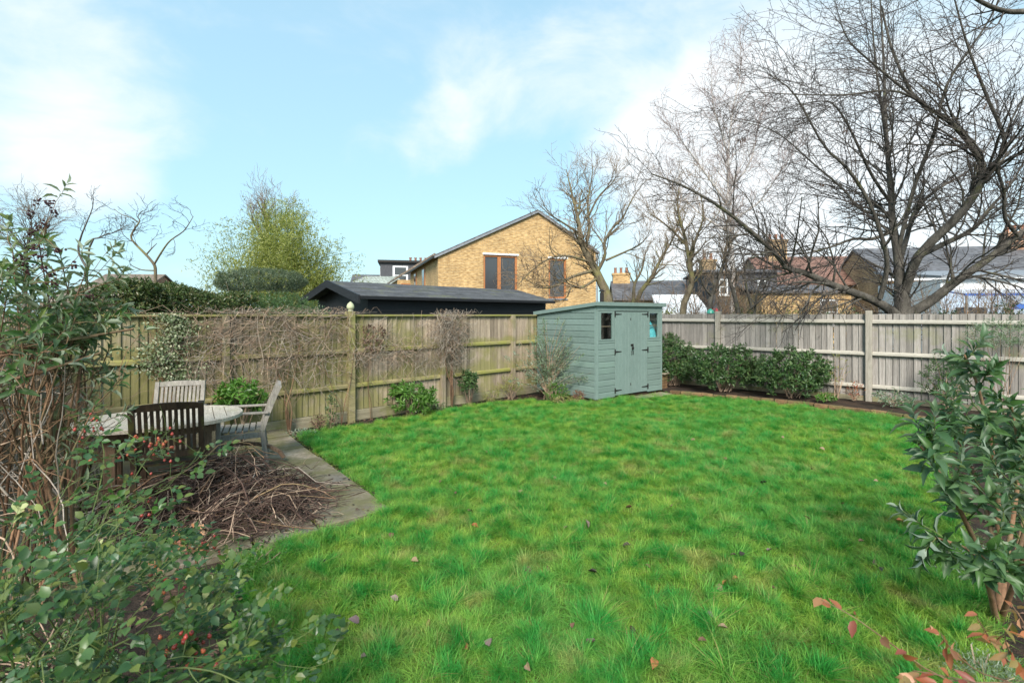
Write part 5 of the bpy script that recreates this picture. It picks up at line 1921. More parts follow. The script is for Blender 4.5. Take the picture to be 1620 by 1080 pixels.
ll, tw = [], []
for i in range(1700):
    a, r = random.random() * 6.28, random.random() ** .5
    x, y = .95 * r * math.cos(a), .68 * r * math.sin(a)
    h = heap_h(x, y) * random.uniform(.15, 1.05) + .01
    an = random.gauss(.4, 1.1)
    L = random.uniform(.2, .75)
    d = (math.cos(an), math.sin(an), random.gauss(0, .10))
    p = np.array((HC.x + x - d[0] * L / 2, HC.y + y - d[1] * L / 2, HC.z + h))
    P = walk(p, d, L, 7, .24, (0, 0, -.1))
    P[:, 2] = np.maximum(P[:, 2], .02 + .004)
    cap = np.array([heap_h(q[0] - HC.x, q[1] - HC.y) for q in P]) * 1.1 + .05
    P[:, 2] = np.minimum(P[:, 2], cap)
    ll.append((P, random.uniform(.0022, .0055), .002))
tubes_obj('dark_twigs', ll[:1250], M['dead_dark'], heap, 3, kind='stuff')
tubes_obj('pale_twigs', ll[1250:], M['dead_twig'], heap, 3, kind='stuff')
for i in range(58):
    a, r = random.random() * 6.28, .85 * random.random() ** .6
    x, y = 1.0 * r * math.cos(a), .70 * r * math.sin(a)
    an = random.gauss(.45, .9)
    L = random.uniform(.6, 1.25)
    d = (math.cos(an), math.sin(an), random.gauss(0, .13))
    p = np.array((HC.x + x - d[0] * L / 2, HC.y + y - d[1] * L / 2, HC.z + heap_h(x, y) * random.uniform(.75, 1.05) + .03))
    P = walk(p, d, L, 8, .07, (0, 0, -.05))
    P[:, 2] = np.maximum(P[:, 2], .024)
    cap = np.array([heap_h(q[0] - HC.x, q[1] - HC.y) for q in P]) + .16
    P[:, 2] = np.minimum(P[:, 2], cap)
    r0 = random.uniform(.0035, .0085)
    fk = []
    grow([(P, r0, r0 * .5)], fk, [dict(n=4.0, len=.22, ang=42, K=5, rmin=.0016, rk=.5, rt=.5, wander=.15, bias=(0, 0, -.1), t0=.2)])
    tubes_obj('branch', [(P, r0, r0 * .5)] + fk, M[random.choice(('dead_twig', 'dead_dark', 'cane_grey', 'dead_dark', 'cane'))], heap, 5, smooth=True, kind='stuff')
rows = []
for i in range(1400):
    a, r = random.random() * 6.28, min(1.4, abs(random.gauss(0, .55)))
    x, y = .95 * r * math.cos(a), .7 * r * math.sin(a)
    rows.append(np.concatenate(((HC.x + x, HC.y + y, HC.z + heap_h(x, y) * random.uniform(.1, .9) + .02), RNG.normal(0, 1, 3), RNG.normal(0, 1, 3), (.045, .02))))
emit_leaves(heap, rows, M['fallen_dark'], LEAF_OVAL, 0, mass_name='dead_leaves')

# ------------------------------------------------------------------ climbers on the left fence
def fence_tangle(name, label, cat, t0, t1, z0, z1, n, root_ts, mats=('cane_grey', 'dead_twig'), L=(.4, 1.3), out=.09, density=None):
    b0 = onfence((t0 + t1) / 2, .12, -.04)
    th = thing(name, label, cat, b0)
    groups = {m_: [] for m_ in mats}
    for i in range(n):
        for _ in range(20):
            t, z = random.uniform(t0, t1), random.uniform(z0, z1)
            if density is None or random.random() < density((t - t0) / (t1 - t0), (z - z0) / (z1 - z0)):
                break
        a = random.random() * 6.28
        ln = random.uniform(*L)
        K = 9
        x, zz, o = t, z, random.uniform(.08, .08 + out)
        pts = []
        for k in range(K):
            pts.append(np.array(onfence(x, max(.05, o), max(.02, min(zz, FH + .02 + .12 * random.random() ** 2)))))
            a += random.gauss(0, .42)
            x += math.cos(a) * ln / K
            zz += math.sin(a) * ln / K - .012
            o += random.gauss(0, .016)
        groups[random.choice(mats)].append((np.array(pts), random.uniform(.0022, .0045), .002))
    for m_, ls in groups.items():
        tubes_obj('twigs', ls, M[m_], th, 3, kind='stuff')
    for (rt, tops, r0) in root_ts:
        for q in tops:
            mid = ((rt * .6 + q[0] * .4) + random.uniform(-.08, .08), q[1] * .5)
            P = resample([np.array(onfence(rt, .14, -.05)), np.array(onfence(rt + random.uniform(-.06, .06), .16, q[1] * .25)), np.array(onfence(mid[0], .13, mid[1])), np.array(onfence(q[0], .11, q[1]))], 14)
            tubes_obj('stem', [(P, r0, r0 * .45)], M['cane'], th, 6, smooth=True)
    return th


fence_tangle('bare_climber', 'large tangle of bare climber stems over the left panels of the mossy fence', 'climber', -2.35, .12, .62, 1.76, 560,
             [(-1.02, [(-1.3, 1.2), (-.85, 1.3), (-1.0, 1.0)], .016), (-.2, [(-.5, 1.0), (.05, 1.3)], .008)], ('cane_grey', 'dead_twig', 'dead_twig'),
             density=lambda u, v: (.15 + .85 * v ** .8) * (1 if u < .75 else 1 - (u - .75) * 2.4))
fence_tangle('bare_climber', 'thin bare stems trailing along the middle rail right of the tall post', 'climber', .1, 1.7, .85, 1.55, 230, [(.35, [(.3, 1.1)], .007)], ('dead_twig', 'cane_grey'), L=(.3, .9),
             density=lambda u, v: math.exp(-((v - .35) / .25) ** 2) + .12)
fence_tangle('bare_honeysuckle', 'bushy topped bare honeysuckle on twisted stems before the fence', 'climber', 1.55, 2.35, .75, 1.80, 520,
             [(2.02, [(1.85, 1.25), (1.95, 1.45), (2.05, 1.3), (2.15, 1.2)], .017)], ('cane_grey', 'cane_grey', 'dead_twig'), L=(.25, .6), out=.28,
             density=lambda u, v: math.exp(-((u - .5) / .32) ** 2) * (1 if v > .35 else .3))
# dead leaves hanging among the stems
for (t0, t1, z0, z1, n, lab) in ((.2, .62, 1.15, 1.6, 120, 'cluster of withered brown leaves on the fence right of the finial'),):
    th = thing('withered_climber', lab, 'climber', onfence(.4, .1, -.04))
    rows = [np.concatenate((np.array(onfence(random.uniform(t0, t1), random.uniform(.06, .15), random.uniform(z0, z1))), (random.gauss(0, .5), random.gauss(0, .5), -1), RNG.normal(0, 1, 3), (.06, .03))) for _ in range(n)]
    emit_leaves(th, rows, M['litter'], LEAF_OVAL, 0, mass_name='dead_leaves')
    tubes_obj('stem', [(resample([np.array(onfence(.35, .08, -.04)), np.array(onfence(.3, .1, .7)), np.array(onfence(.45, .09, 1.6))], 10), .006, .003)], M['cane'], th, 5)

# variegated ivy
ivy = thing('variegated_ivy', 'cream and green variegated ivy hanging on the fence above the table', 'ivy', onfence(-2.45, .1, -.04))
rows, vl = [], []
for i in range(1900):
    t = random.gauss(0, 1)
    z = random.uniform(.85, 1.78)
    c_ = -2.52 + .10 * math.sin(z * 9)
    w = .13 + .26 * math.exp(-((z - 1.33) / .07) ** 2) + .12 * math.exp(-((z - 1.62) / .06) ** 2) + .14 * math.exp(-((z - 1.08) / .1) ** 2)
    p = np.array(onfence(c_ + t * w * .7, random.uniform(.05, .17), z))
    rows.append(np.concatenate((p, np.array(FN) * .5 + RNG.normal(0, .6, 3) + (0, 0, -.5), np.array(FN) + RNG.normal(0, .5, 3), (random.uniform(.022, .042), random.uniform(.018, .032)))))
for k in range(16):
    vl.append((resample([np.array(onfence(-2.5 + random.uniform(-.15, .15), .09, 0)), np.array(onfence(-2.52 + random.uniform(-.2, .2), .08, .7)), np.array(onfence(-2.55 + random.uniform(-.25, .25), .08, 1.2)), np.array(onfence(-2.52 + random.uniform(-.3, .3), .09, 1.75))], 10), .005, .002))
tubes_obj('stem', vl, M['cane'], ivy, 4)
emit_leaves(ivy, rows, M['leaf_ivy'], LEAF_OVAL, 0)

# ------------------------------------------------------------------ shrubs of the borders
def fsh(name, label, t, out_, size, n, L, Wd, mat, m=5, lift=0., **k):
    p = onfence(t, out_)
    return shrub(name, label, 'shrub', p.x, p.y, -.045, size, n, L, Wd, M[mat], m, lift=lift, **k)


fsh('pieris_shrub', 'bright glossy green shrub at the fence foot right of the tall post', .95, .40, (.90, .65, .58), 130, .115, .30, 'leaf_bright', 9, tmpl=LEAF_LONG, lift=.06)
fsh('laurel_shrub', 'glossy green spotted laurel behind the table beside the grey chair', -1.75, .38, (.70, .45, .52), 90, .105, .42, 'leaf_bright', 7, tmpl=LEAF_OVAL, lift=.42)
fsh('camellia_shrub', 'small dark glossy camellia right of the bare honeysuckle', 2.32, .30, (.42, .36, .55), 110, .075, .5, 'leaf_laurel', 6, tmpl=LEAF_OVAL, lift=.22)
fsh('yellow_shrub', 'thin yellowish green shrub at the fence foot left of the shed', 3.45, .25, (.62, .4, .48), 90, .07, .2, 'leaf_yellow', 6, lift=.08)
fsh('variegated_shrub', 'tiny cream and green variegated plant beside the bright green shrub', 1.55, .30, (.36, .3, .2), 45, .06, .4, 'leaf_ivy', 6)
fsh('rosebay_seedling', 'slender green seedling against the fence below the climber', -.42, .28, (.24, .2, .62), 22, .08, .3, 'leaf_laurel', 6)
fsh('dead_fern', 'small brown withered plant at the fence foot by the seedling', -.62, .26, (.22, .2, .26), 30, .08, .25, 'litter', 5)
fsh('ground_cover', 'low green weeds at the lawn corner beside the patio', -1.0, .55, (.5, .35, .14), 45, .06, .35, 'leaf_silver', 5)
fsh('iris_tuft', 'pale grassy tuft at the fence foot near the shed', 2.95, .26, (.35, .3, .26), 26, .16, .08, 'leaf_yellow', 6)
# silvery shrub in front of the shed's side
p = in_shed(-.42, .95, 0)
t = thing('silver_shrub', 'loose silvery green shrub growing against the left side of the shed', 'shrub', (p.x, p.y, -.045))
tips, dirs, lines = [], [], []
for i in range(64):
    a = random.gauss(0, 1)
    h = random.uniform(.55, 1.72) * (1 - .12 * abs(a))
    e = np.array((p.x + a * .34 + (.15 if a > 0 else -.05), p.y + random.gauss(-.1, .2), h))
    if a > 1.0:
        e[2] = min(e[2], 1.15)
    P = resample([(p.x + random.gauss(0, .04), p.y + random.gauss(0, .04), -.04), (p.x + a * .12, p.y, h * .5), e], 9)
    lines.append((P, .008, .002))
    for k in range(8):
        j = random.choice((3, 4, 5, 6, 7, 8))
        tips.append(P[j] + RNG.normal(0, .03, 3))
        dirs.append(P[8] - P[5] + RNG.normal(0, .12, 3))
tubes_obj('stem', lines, M['dead_twig'], t, 4)
emit_leaves(t, whorls(tips, dirs, 7, .092, .26, spread=.9, along=.1), M['leaf_silver'], LEAF_QUAD, 0)
p = in_shed(-.40, .75, 0)
shrub('euphorbia_clump', 'low bright green leafy clump at the foot of the silvery shrub', 'shrub', p.x, p.y, -.045, (.62, .5, .42), 120, .065, .3, M['leaf_bright'], 6)
p = in_shed(-.28, .22, 0)
shrub('dead_fern', 'small brown dead plant at the near left corner of the shed', 'plant', p.x, p.y, -.045, (.26, .24, .30), 60, .09, .2, M['fallen_brown'], 5)
p = in_shed(-.35, .15, 0)
shrub('ground_cover', 'low yellow green leaves at the lawn edge by the shed', 'plant', p.x - .25, p.y - .05, -.045, (.7, .3, .2), 60, .08, .25, M['leaf_yellow'], 5)


def rsh(name, label, t, out_, size, n, L, Wd, mat, m=5, lift=0., **k):
    p = onright(t, out_)
    return shrub(name, label, 'shrub', p.x, p.y, .07, size, n, L, Wd, M[mat], m, lift=lift, **k)


rsh('laurel_shrub', 'dark evergreen shrub climbing up the fence just right of the shed', -.85, .60, (1.25, .85, 1.12), 560, .10, .4, 'leaf_laurel', 6, tmpl=LEAF_OVAL)
rsh('laurel_shrub', 'spreading dark evergreen shrub below the first post of the grey fence', .38, .74, (1.75, 1.0, 1.05), 760, .10, .4, 'leaf_laurel', 6, tmpl=LEAF_OVAL)
rsh('laurel_shrub', 'rounded dark green evergreen shrub at the middle of the grey fence', 1.68, .72, (1.55, 1.0, 1.02), 700, .10, .4, 'leaf_laurel', 6, tmpl=LEAF_OVAL)
rsh('creeper_spray', 'leafy green spray hanging over the grey fence beside the shed', -1.15, .22, (.62, .3, .22), 70, .07, .45, 'leaf_laurel', 5, tmpl=LEAF_OVAL, lift=1.02)
rsh('photinia_shrub', 'sparse leggy shrub with a few drooping olive leaves by the fence post', 2.38, .35, (.45, .3, .75), 22, .09, .25, 'leaf_yellow', 4, lift=.22, nstem=10)
rsh('red_plant', 'small plant with red and green leaves at the foot of the grey fence post', 2.68, .36, (.34, .25, .40), 26, .09, .25, 'leaf_red', 4)
rsh('primrose_clump', 'low green leaf clump on the raised bed beside the brick edging', 2.25, .85, (.4, .3, .16), 32, .09, .4, 'leaf_bright', 5)
rsh('camellia_shrub', 'dark green shrub in front of the grey fence behind the near right shrub', 4.02, .45, (.9, .6, .88), 190, .065, .42, 'leaf_laurel', 6, lift=.1)
rsh('ceanothus_shrub', 'fine leaved dull green shrub at the right end of the grey fence', 4.75, .5, (1.1, .8, .62), 340, .055, .3, 'leaf_silver', 6, lift=1.05)
rsh('heather_clump', 'low silvery plants on the raised bed behind the near right shrub', 3.3, .65, (.7, .5, .35), 70, .085, .35, 'leaf_silver', 5)

for (x, y, w, h, n, mt, lab) in ((5.9, 5.6, 1.1, .45, 160, 'leaf_laurel', 'low dark evergreen mound in the right border outside the lawn edge'), (4.7, 4.0, .9, .32, 120, 'leaf_silver', 'low silvery mound in the right border behind the large leaved shrub'), (7.3, 5.2, 1.6, .9, 260, 'leaf_laurel', 'evergreen shrub at the far right of the border')):
    shrub('border_shrub', lab, 'shrub', x, y, -.045, (w, w * .8, h), n, .08, .4, M[mt], 6, tmpl=LEAF_OVAL)

# bird feeder beyond the right fence
bf = thing('bird_feeder', 'green and red bird feeder on a pole just beyond the grey fence', 'bird feeder', (at(1124, HOR, 12.6).x, 12.6, -.06))
MB().tube([(0, 0, 0), (0, 0, 1.72)], .012, 8).build('pole', M['iron'], bf)
MB().lathe([(.09, 0), (.10, .015), (.06, .02), (.06, .13), (.10, .135), (.075, .20), (.01, .25)], (0, 0, 1.72), 12).build('feeder', M['feeder_green'], bf, smooth=False)
MB().lathe([(.05, 0), (.055, .02), (.02, .10), (.0, .12)], (.16, 0, 1.86), 10).tube([(0, 0, 1.93), (.16, 0, 1.98)], .006, 6).build('hanging_cup', M['feeder_red'], bf)

# ------------------------------------------------------------------ near right shrub: big grey green leaves
rb = Vector((2.86, 2.92, -.04))
bud = thing('buddleia_shrub', 'tall shrub with large grey green pointed leaves in the right foreground', 'shrub', rb)
stems, tips, dirs = [], [], []
main = [
    [(1578, 985, 2.9), (1580, 880, 2.88), (1578, 780, 2.85), (1572, 730, 2.8), (1562, 670, 2.75), (1545, 605, 2.7), (1525, 560, 2.68)],
    [(1580, 985, 2.92), (1596, 860, 2.95), (1610, 760, 2.95), (1608, 690, 2.9), (1600, 640, 2.85)],
    [(1576, 985, 2.88), (1560, 900, 2.8), (1530, 830, 2.7), (1500, 770, 2.6), (1470, 725, 2.5), (1452, 700, 2.48)],
    [(1584, 985, 2.95), (1615, 860, 3.0), (1650, 760, 3.05), (1660, 690, 3.1)],
    [(1577, 985, 2.86), (1565, 930, 2.7), (1545, 880, 2.55), (1510, 860, 2.45), (1480, 850, 2.42)],
    [(1582, 985, 2.9), (1605, 920, 2.7), (1630, 850, 2.55), (1640, 780, 2.5)],
    [(1579, 985, 2.9), (1570, 850, 3.05), (1545, 760, 3.2), (1510, 690, 3.3), (1495, 660, 3.3)],
    [(1583, 985, 2.95), (1625, 800, 3.2), (1635, 720, 3.3), (1630, 660, 3.35)],
]
rng_l = []
for ln in main:
    P = resample([at(*q) for q in ln], 14)
    stems.append((P, .017, .005))
    rng_l.append((P, .012, .004))
side = []
grow(rng_l, side, [dict(n=6.5, len=.34, ang=48, K=7, rmin=.0035, rk=.5, rt=.6, wander=.13, bias=(-.15, -.1, .7), t0=.28, taper=.3)])
for P, a, b_ in stems:
    tips.append(P[-1]); dirs.append(P[-1] - P[-3])
for P, a, b_ in side:
    tips.append(P[-1]); dirs.append(P[-1] - P[-3])
    tips.append(P[-3]); dirs.append(P[-2] - P[-4])
for i, (P, a, b_) in enumerate(stems):
    tubes_obj('stem', [(P, a, b_)], M['cane'], bud, 7, smooth=True)
tubes_obj('side_shoots', side, M['green_stem'], bud, 5, smooth=True)
emit_leaves(bud, whorls(tips, dirs, 9, .122, .34, spread=1.0, along=.11, droop=.25), M['leaf_buddleia'], LEAF_LONG, 300)

# orange leaved plant, bottom right
og = thing('spiraea_plant', 'low plant with orange red winter leaves in the bottom right corner', 'plant', (1.95, 1.75, -.045))
lines, rows = [], []
sprs = [[(1640, 1100, 1.75), (1500, 1075, 1.65), (1400, 1010, 1.6), (1350, 975, 1.6), (1300, 948, 1.62)],
        [(1640, 1110, 1.75), (1545, 1060, 1.7), (1500, 1020, 1.7), (1488, 1000, 1.7)],
        [(1640, 1100, 1.78), (1590, 1040, 1.75), (1560, 1000, 1.75), (1545, 975, 1.75)],
        [(1650, 1100, 1.75), (1610, 1050, 1.65), (1590, 1010, 1.6), (1600, 985, 1.6)],
        [(1640, 1120, 1.7), (1560, 1085, 1.6), (1500, 1070, 1.5), (1445, 1060, 1.48)],
        [(1660, 1100, 1.8), (1640, 1030, 1.8), (1620, 985, 1.8), (1600, 955, 1.85)],
        [(1620, 1110, 1.6), (1530, 1090, 1.5), (1470, 1085, 1.45), (1430, 1078, 1.42)]]
for s_ in sprs:
    P = resample([np.array((1.95 + random.gauss(0, .05), 1.75 + random.gauss(0, .05), -.045))] + [at(*q) for q in s_], 16)
    lines.append((P, .0035, .0015))
    for j in range(7, 16):
        for k in range(2):
            if random.random() < .42:
                continue
            d = (P[min(j + 1, 15)] - P[j - 1]) * 4 + RNG.normal(0, .35, 3)
            d[2] -= .25
            rows.append(np.concatenate((P[j] + RNG.normal(0, .006, 3), d, RNG.normal(0, .6, 3) + (0, -.3, .8), (random.uniform(.038, .066), random.uniform(.018, .028)))))
tubes_obj('stem', lines, M['cane'], og, 5)
emit_leaves(og, rows, M['leaf_orange'], LEAF_OVAL, 200)
lavp = ground_at(1510, 1062)
shrub('lavender_clump', 'low silvery grey lavender clump at the bottom right by the orange leaves', 'plant', lavp.x + .12, lavp.y - .05, -.045, (.5, .4, .16), 260, .035, .14, M['leaf_silver'], 7, shell=.3)
q = ground_at(1590, 930)
shrub('border_weeds', 'low mixed weeds and dead stems on soil under the large leaved shrub', 'plant', q.x + .1, q.y + .1, -.045, (.8, .7, .26), 90, .045, .35, M['leaf_silver'], 5)
# leaf litter on the right bed and under the roses
rows = []
for _ in range(1500):
    x, y = random.uniform(2.2, 5.6), random.uniform(1.6, 6.2)
    if inside(x, y, lawn_poly):
        continue
    rows.append(np.concatenate(((x, y, -.04 + random.uniform(0, .02)), (random.gauss(0, 1), random.gauss(0, 1), random.gauss(0, .2)), (random.gauss(0, .4), random.gauss(0, .4), 1), (random.uniform(.03, .06), random.uniform(.015, .03)))))
for _ in range(900):
    x, y = random.uniform(-3.2, -1.2), random.uniform(1.6, 4.4)
    if inside(x, y, lawn_poly):
        continue
    rows.append(np.concatenate(((x, y, -.035 + random.uniform(0, .06)), (random.gauss(0, 1), random.gauss(0, 1), random.gauss(0, .2)), (random.gauss(0, .4), random.gauss(0, .4), 1), (random.uniform(.03, .06), random.uniform(.015, .03)))))
for _ in range(1200):
    t_, o_ = random.uniform(-3, 4.2), random.uniform(.05, .6)
    p = onfence(t_, o_)
    if inside(p.x, p.y, lawn_poly):
        continue
    rows.append(np.concatenate(((p.x, p.y, -.04 + random.uniform(0, .02)), (random.gauss(0, 1), random.gauss(0, 1), random.gauss(0, .2)), (random.gauss(0, .4), random.gauss(0, .4), 1), (random.uniform(.03, .06), random.uniform(.015, .03)))))
V, Lp_, T_, Rn_ = leaves_np(np.array(rows), LEAF_QUAD)
o = link('leaf_litter', np_mesh('leaf_litter', V, Lp_, T_, Rn_), M['litter'])
tag(o, 'dead brown leaf litter on the bare soil of the borders', 'leaf litter', None, 'stuff')

# ------------------------------------------------------------------ tall shrub at the left with canes
lb = Vector((-2.98, 3.05, -.045))
tall = thing('tall_shrub', 'tall straggly shrub with long green leaves and dark seed heads at the left edge', 'shrub', lb)
main = []
for (px, py, Y) in [(20, 395, 2.9), (60, 375, 3.0), (95, 400, 3.1), (140, 420, 3.2), (165, 470, 3.3), (10, 470, 2.7), (-40, 420, 2.7), (120, 500, 3.0), (60, 560, 2.6), (175, 545, 3.3), (20, 600, 2.5), (-30, 540, 2.5), (85, 450, 3.3), (190, 600, 3.2), (150, 640, 3.0), (40, 430, 3.1), (110, 440, 3.25), (70, 480, 3.0), (130, 465, 3.3), (5, 440, 2.9), (155, 500, 3.35), (90, 520, 3.1), (30, 510, 2.8)]:
    e = at(px, py, Y)
    b0 = np.array(lb) + np.array((random.gauss(0, .16), random.gauss(0, .16), 0))
    P = resample([b0, b0 * .5 + np.array(e) * .5 + np.array((random.gauss(-.05, .06), random.gauss(0, .08), .12)), e], 14)
    main.append((P, random.uniform(.007, .013), .003))
side = []
grow(main, side, [dict(n=5.2, len=.45, ang=50, K=7, rmin=.0028, rk=.45, rt=.6, wander=.16, bias=(.1, 0, .3), t0=.38, taper=.3)])
for l in main:
    tubes_obj('stem', [l], M['cane'], tall, 7, smooth=True)
tubes_obj('side_shoots', side, M['cane'], tall, 4, smooth=True)
tips, dirs = [], []
for P, a, b_ in main:
    tips.append(P[-1]); dirs.append(P[-1] - P[-3])
for P, a, b_ in side:
    if P[-1][2] > 1.55 or random.random() < .22:
        tips.append(P[-1]); dirs.append(P[-1] - P[-3])
emit_leaves(tall, whorls(tips, dirs, 9, .11, .30, spread=1.0, along=.1, droop=.3), M['leaf_tall'], LEAF_LONG, 290)
for _ in range(26):                                             # dark seed heads
    P = random.choice(main)[0]
    p = np.array(at(random.gauss(45, 38), random.gauss(395, 32), random.uniform(2.8, 3.1)))
    mb = MB()
    for k in range(9):
        c_ = RNG.normal(0, .012, 3)
        mb.lathe([(.001, -.006), (.006, -.003), (.007, .002), (.001, .007)], c_, 6)
    mb.build('seed_head', M['berry_dark'], tall, loc=tuple(p - np.array(lb)))
    near = min((q for l in side + main for q in l[0]), key=lambda q: np.linalg.norm(q - p))
    tubes_obj('seed_stalk', [(resample([near, (near + p) / 2 + (0, 0, .01), p], 4), .0025, .0018)], M['cane'], tall, 4)

# leaning bare rose canes and brambles in front of the reed screen
cb = Vector((-2.9, 3.5, -.045))
cn = thing('bramble_canes', 'tangle of bare brown and grey canes against the reed screen at the left', 'brambles', cb)
ls = {'cane': [], 'cane_grey': [], 'dead_twig': []}
for i in range(330):
    b0 = np.array((random.uniform(-4.1, -2.55), random.uniform(2.7, 3.9), random.uniform(-.04, 1.3)))
    d = np.array((random.gauss(.3, .6), random.gauss(.1, .4), random.gauss(.45, .5)))
    P = walk(b0, d, random.uniform(.6, 1.7), 10, .10, (.1, 0, -.5))
    P[:, 2] = np.maximum(P[:, 2], -.03)
    P[:, 2] = np.minimum(P[:, 2], 1.75 + .2 * random.random())
    if (P[:, 0] / P[:, 1] * FPX + CXP).max() > 165:
        continue
    ls[random.choice(('cane', 'cane_grey', 'cane_grey', 'dead_twig'))].append((P, random.uniform(.0025, .0075), .002))
for k_, v_ in ls.items():
    tubes_obj('canes', v_, M[k_], cn, 4, smooth=True, kind='stuff')
for (a_, b_) in (((-3.2, 2.75, 1.42), (-2.42, 3.15, 1.66)), ((-3.3, 2.6, 1.32), (-2.5, 3.0, 1.52)), ((-3.4, 2.7, 1.2), (-2.6, 3.1, 1.62)), ((-3.3, 2.9, .5), (-2.75, 3.1, 1.6)), ((-3.0, 3.1, 0), (-2.92, 3.05, 1.75)), ((-2.85, 3.2, 0), (-2.78, 3.2, 1.6))):
    P = resample([a_, (np.array(a_) + np.array(b_)) / 2 + RNG.normal(0, .05, 3), b_], 10)
    tubes_obj('cane', [(P, .013, .007)], M['cane'], cn, 7, smooth=True)


# ------------------------------------------------------------------ roses in the left foreground
def rose(label, bx, by, canes, n_side, leaf, limit, hips=0, hip_mat='hip', hip_where=None, L=.036, own_stems=True):
    b0 = Vector((bx, by, -.045))
    t = thing('rose_bush', label, 'rose bush', b0)
    main = []
    for c_ in canes:
        P = resample([np.array((bx + random.gauss(0, .06), by + random.gauss(0, .06), -.045))] + [np.array(at(*q)) for q in c_], 14)
        main.append((P, .0040, .0018))
    side = []
    grow(main, side, [dict(n=n_side, len=.30, ang=50, K=6, rmin=.0015, rk=.55, rt=.6, wander=.16, bias=(0, 0, .25), t0=.25, taper=.2),
                      dict(n=4.0, len=.14, ang=50, K=4, rmin=.0011, rk=.7, rt=.7, wander=.15, bias=(0, 0, .2), t0=.2)])
    for l in main:
        tubes_obj('stem', [l], M['green_stem'], t, 6, smooth=True)
    tubes_obj('side_shoots', side, M['green_stem'], t, 3)
    rows = []
    for P, a, b_ in side:
        for j in range(1, len(P)):
            if random.random() < .82:
                p = P[j]
                if p[2] > .80 and random.random() < .68:
                    continue
                d0 = (P[j] - P[j - 1])
                d0 /= np.linalg.norm(d0)
                v = RNG.normal(0, 1, 3)
                v[2] = abs(v[2]) * .3
                ax = d0 * .5 + v * .7
                ax /= np.linalg.norm(ax)
                nn = np.array((0, 0, 1.)) + RNG.normal(0, .35, 3) + (0, -.25, 0)
                sdv = np.cross(ax, nn)
                sdv /= np.linalg.norm(sdv)
                l = L * random.uniform(.7, 1.2)
                for f, s in ((.9, 0), (.55, 1), (.55, -1), (.2, 1), (.2, -1)):
                    q = p + ax * l * 1.7 * f
                    dd = ax * (1 if s == 0 else .45) + sdv * s + RNG.normal(0, .12, 3)
                    sc = l * (1 if f > .5 else .75)
                    rows.append(np.concatenate((q, dd, nn + RNG.normal(0, .2, 3), (sc, sc * .66))))
    emit_leaves(t, rows, M[leaf], LEAF_OVAL, limit)
    if hips:
        hm = MB().lathe([(.002, -.009), (.007, -.006), (.0095, 0), (.008, .006), (.004, .009), (.005, .013), (.001, .011)], n=8).mesh('rose_hip', True)
        hm.materials.append(M[hip_mat])
        hm2 = hm.copy()
        hm2.materials.clear()
        hm2.materials.append(M['hip_orange'])
        stl = []
        pts_all = np.array([l[0][k] for l in side for k in range(1, len(l[0]))])
        for k in range(hips):
            w = random.choice(hip_where)
            p = np.array(at(random.gauss(w[0], w[2]), random.gauss(w[1], w[3]), w[4] + random.gauss(0, .06)))
            dd_ = np.linalg.norm(pts_all - p, axis=1)
            near = pts_all[np.argmin(dd_)]
            p = near + (p - near) * min(1., .16 / max(.01, dd_.min()))
            o = bpy.data.objects.new('rose_hip', random.choice((hm, hm, hm2)))
            C.objects.link(o)
            o.parent = t
            o.location = tuple(p - np.array(b0))
            o.rotation_euler = (random.gauss(0, .5), random.gauss(0, .5), 0)
            s = random.uniform(.55, .95)
            o.scale = (s, s, s)
            stl.append((resample([near, (near + p) / 2 + (0, 0, -.006), p - (0, 0, .008)], 4), .0012, .0012))
        tubes_obj('hip_stalks', stl, M['green_stem'], t, 3, kind='stuff')
    return t, side


r1, s1 = rose('leafy rose bush with clusters of red hips reaching up beside the table', -1.95, 2.35, [
    [(160, 900, 2.3), (200, 780, 2.5), (250, 705, 2.65), (290, 690, 2.75)], [(120, 900, 2.2), (150, 800, 2.3), (165, 720, 2.5), (150, 670, 2.6)],
    [(100, 950, 2.0), (130, 860, 2.0), (210, 800, 2.1), (270, 770, 2.2)], [(60, 950, 2.0), (60, 860, 2.0), (95, 790, 2.1), (120, 745, 2.2)],
    [(200, 930, 2.2), (250, 860, 2.3), (300, 830, 2.4)], [(20, 960, 1.8), (0, 880, 1.8), (30, 820, 1.9)], [(150, 950, 2.0), (180, 870, 2.1), (185, 800, 2.2)],
    [(30, 980, 1.8), (90, 900, 1.8), (160, 860, 1.9), (200, 840, 1.9)]],
    6.0, 'leaf_rose', 300, 60, 'hip', [(235, 698, 26, 14, 2.62), (130, 680, 18, 10, 2.55), (215, 735, 40, 18, 2.5), (225, 800, 30, 30, 2.3), (150, 672, 12, 8, 2.6), (250, 700, 12, 10, 2.65), (240, 705, 12, 10, 2.65)], L=.040)
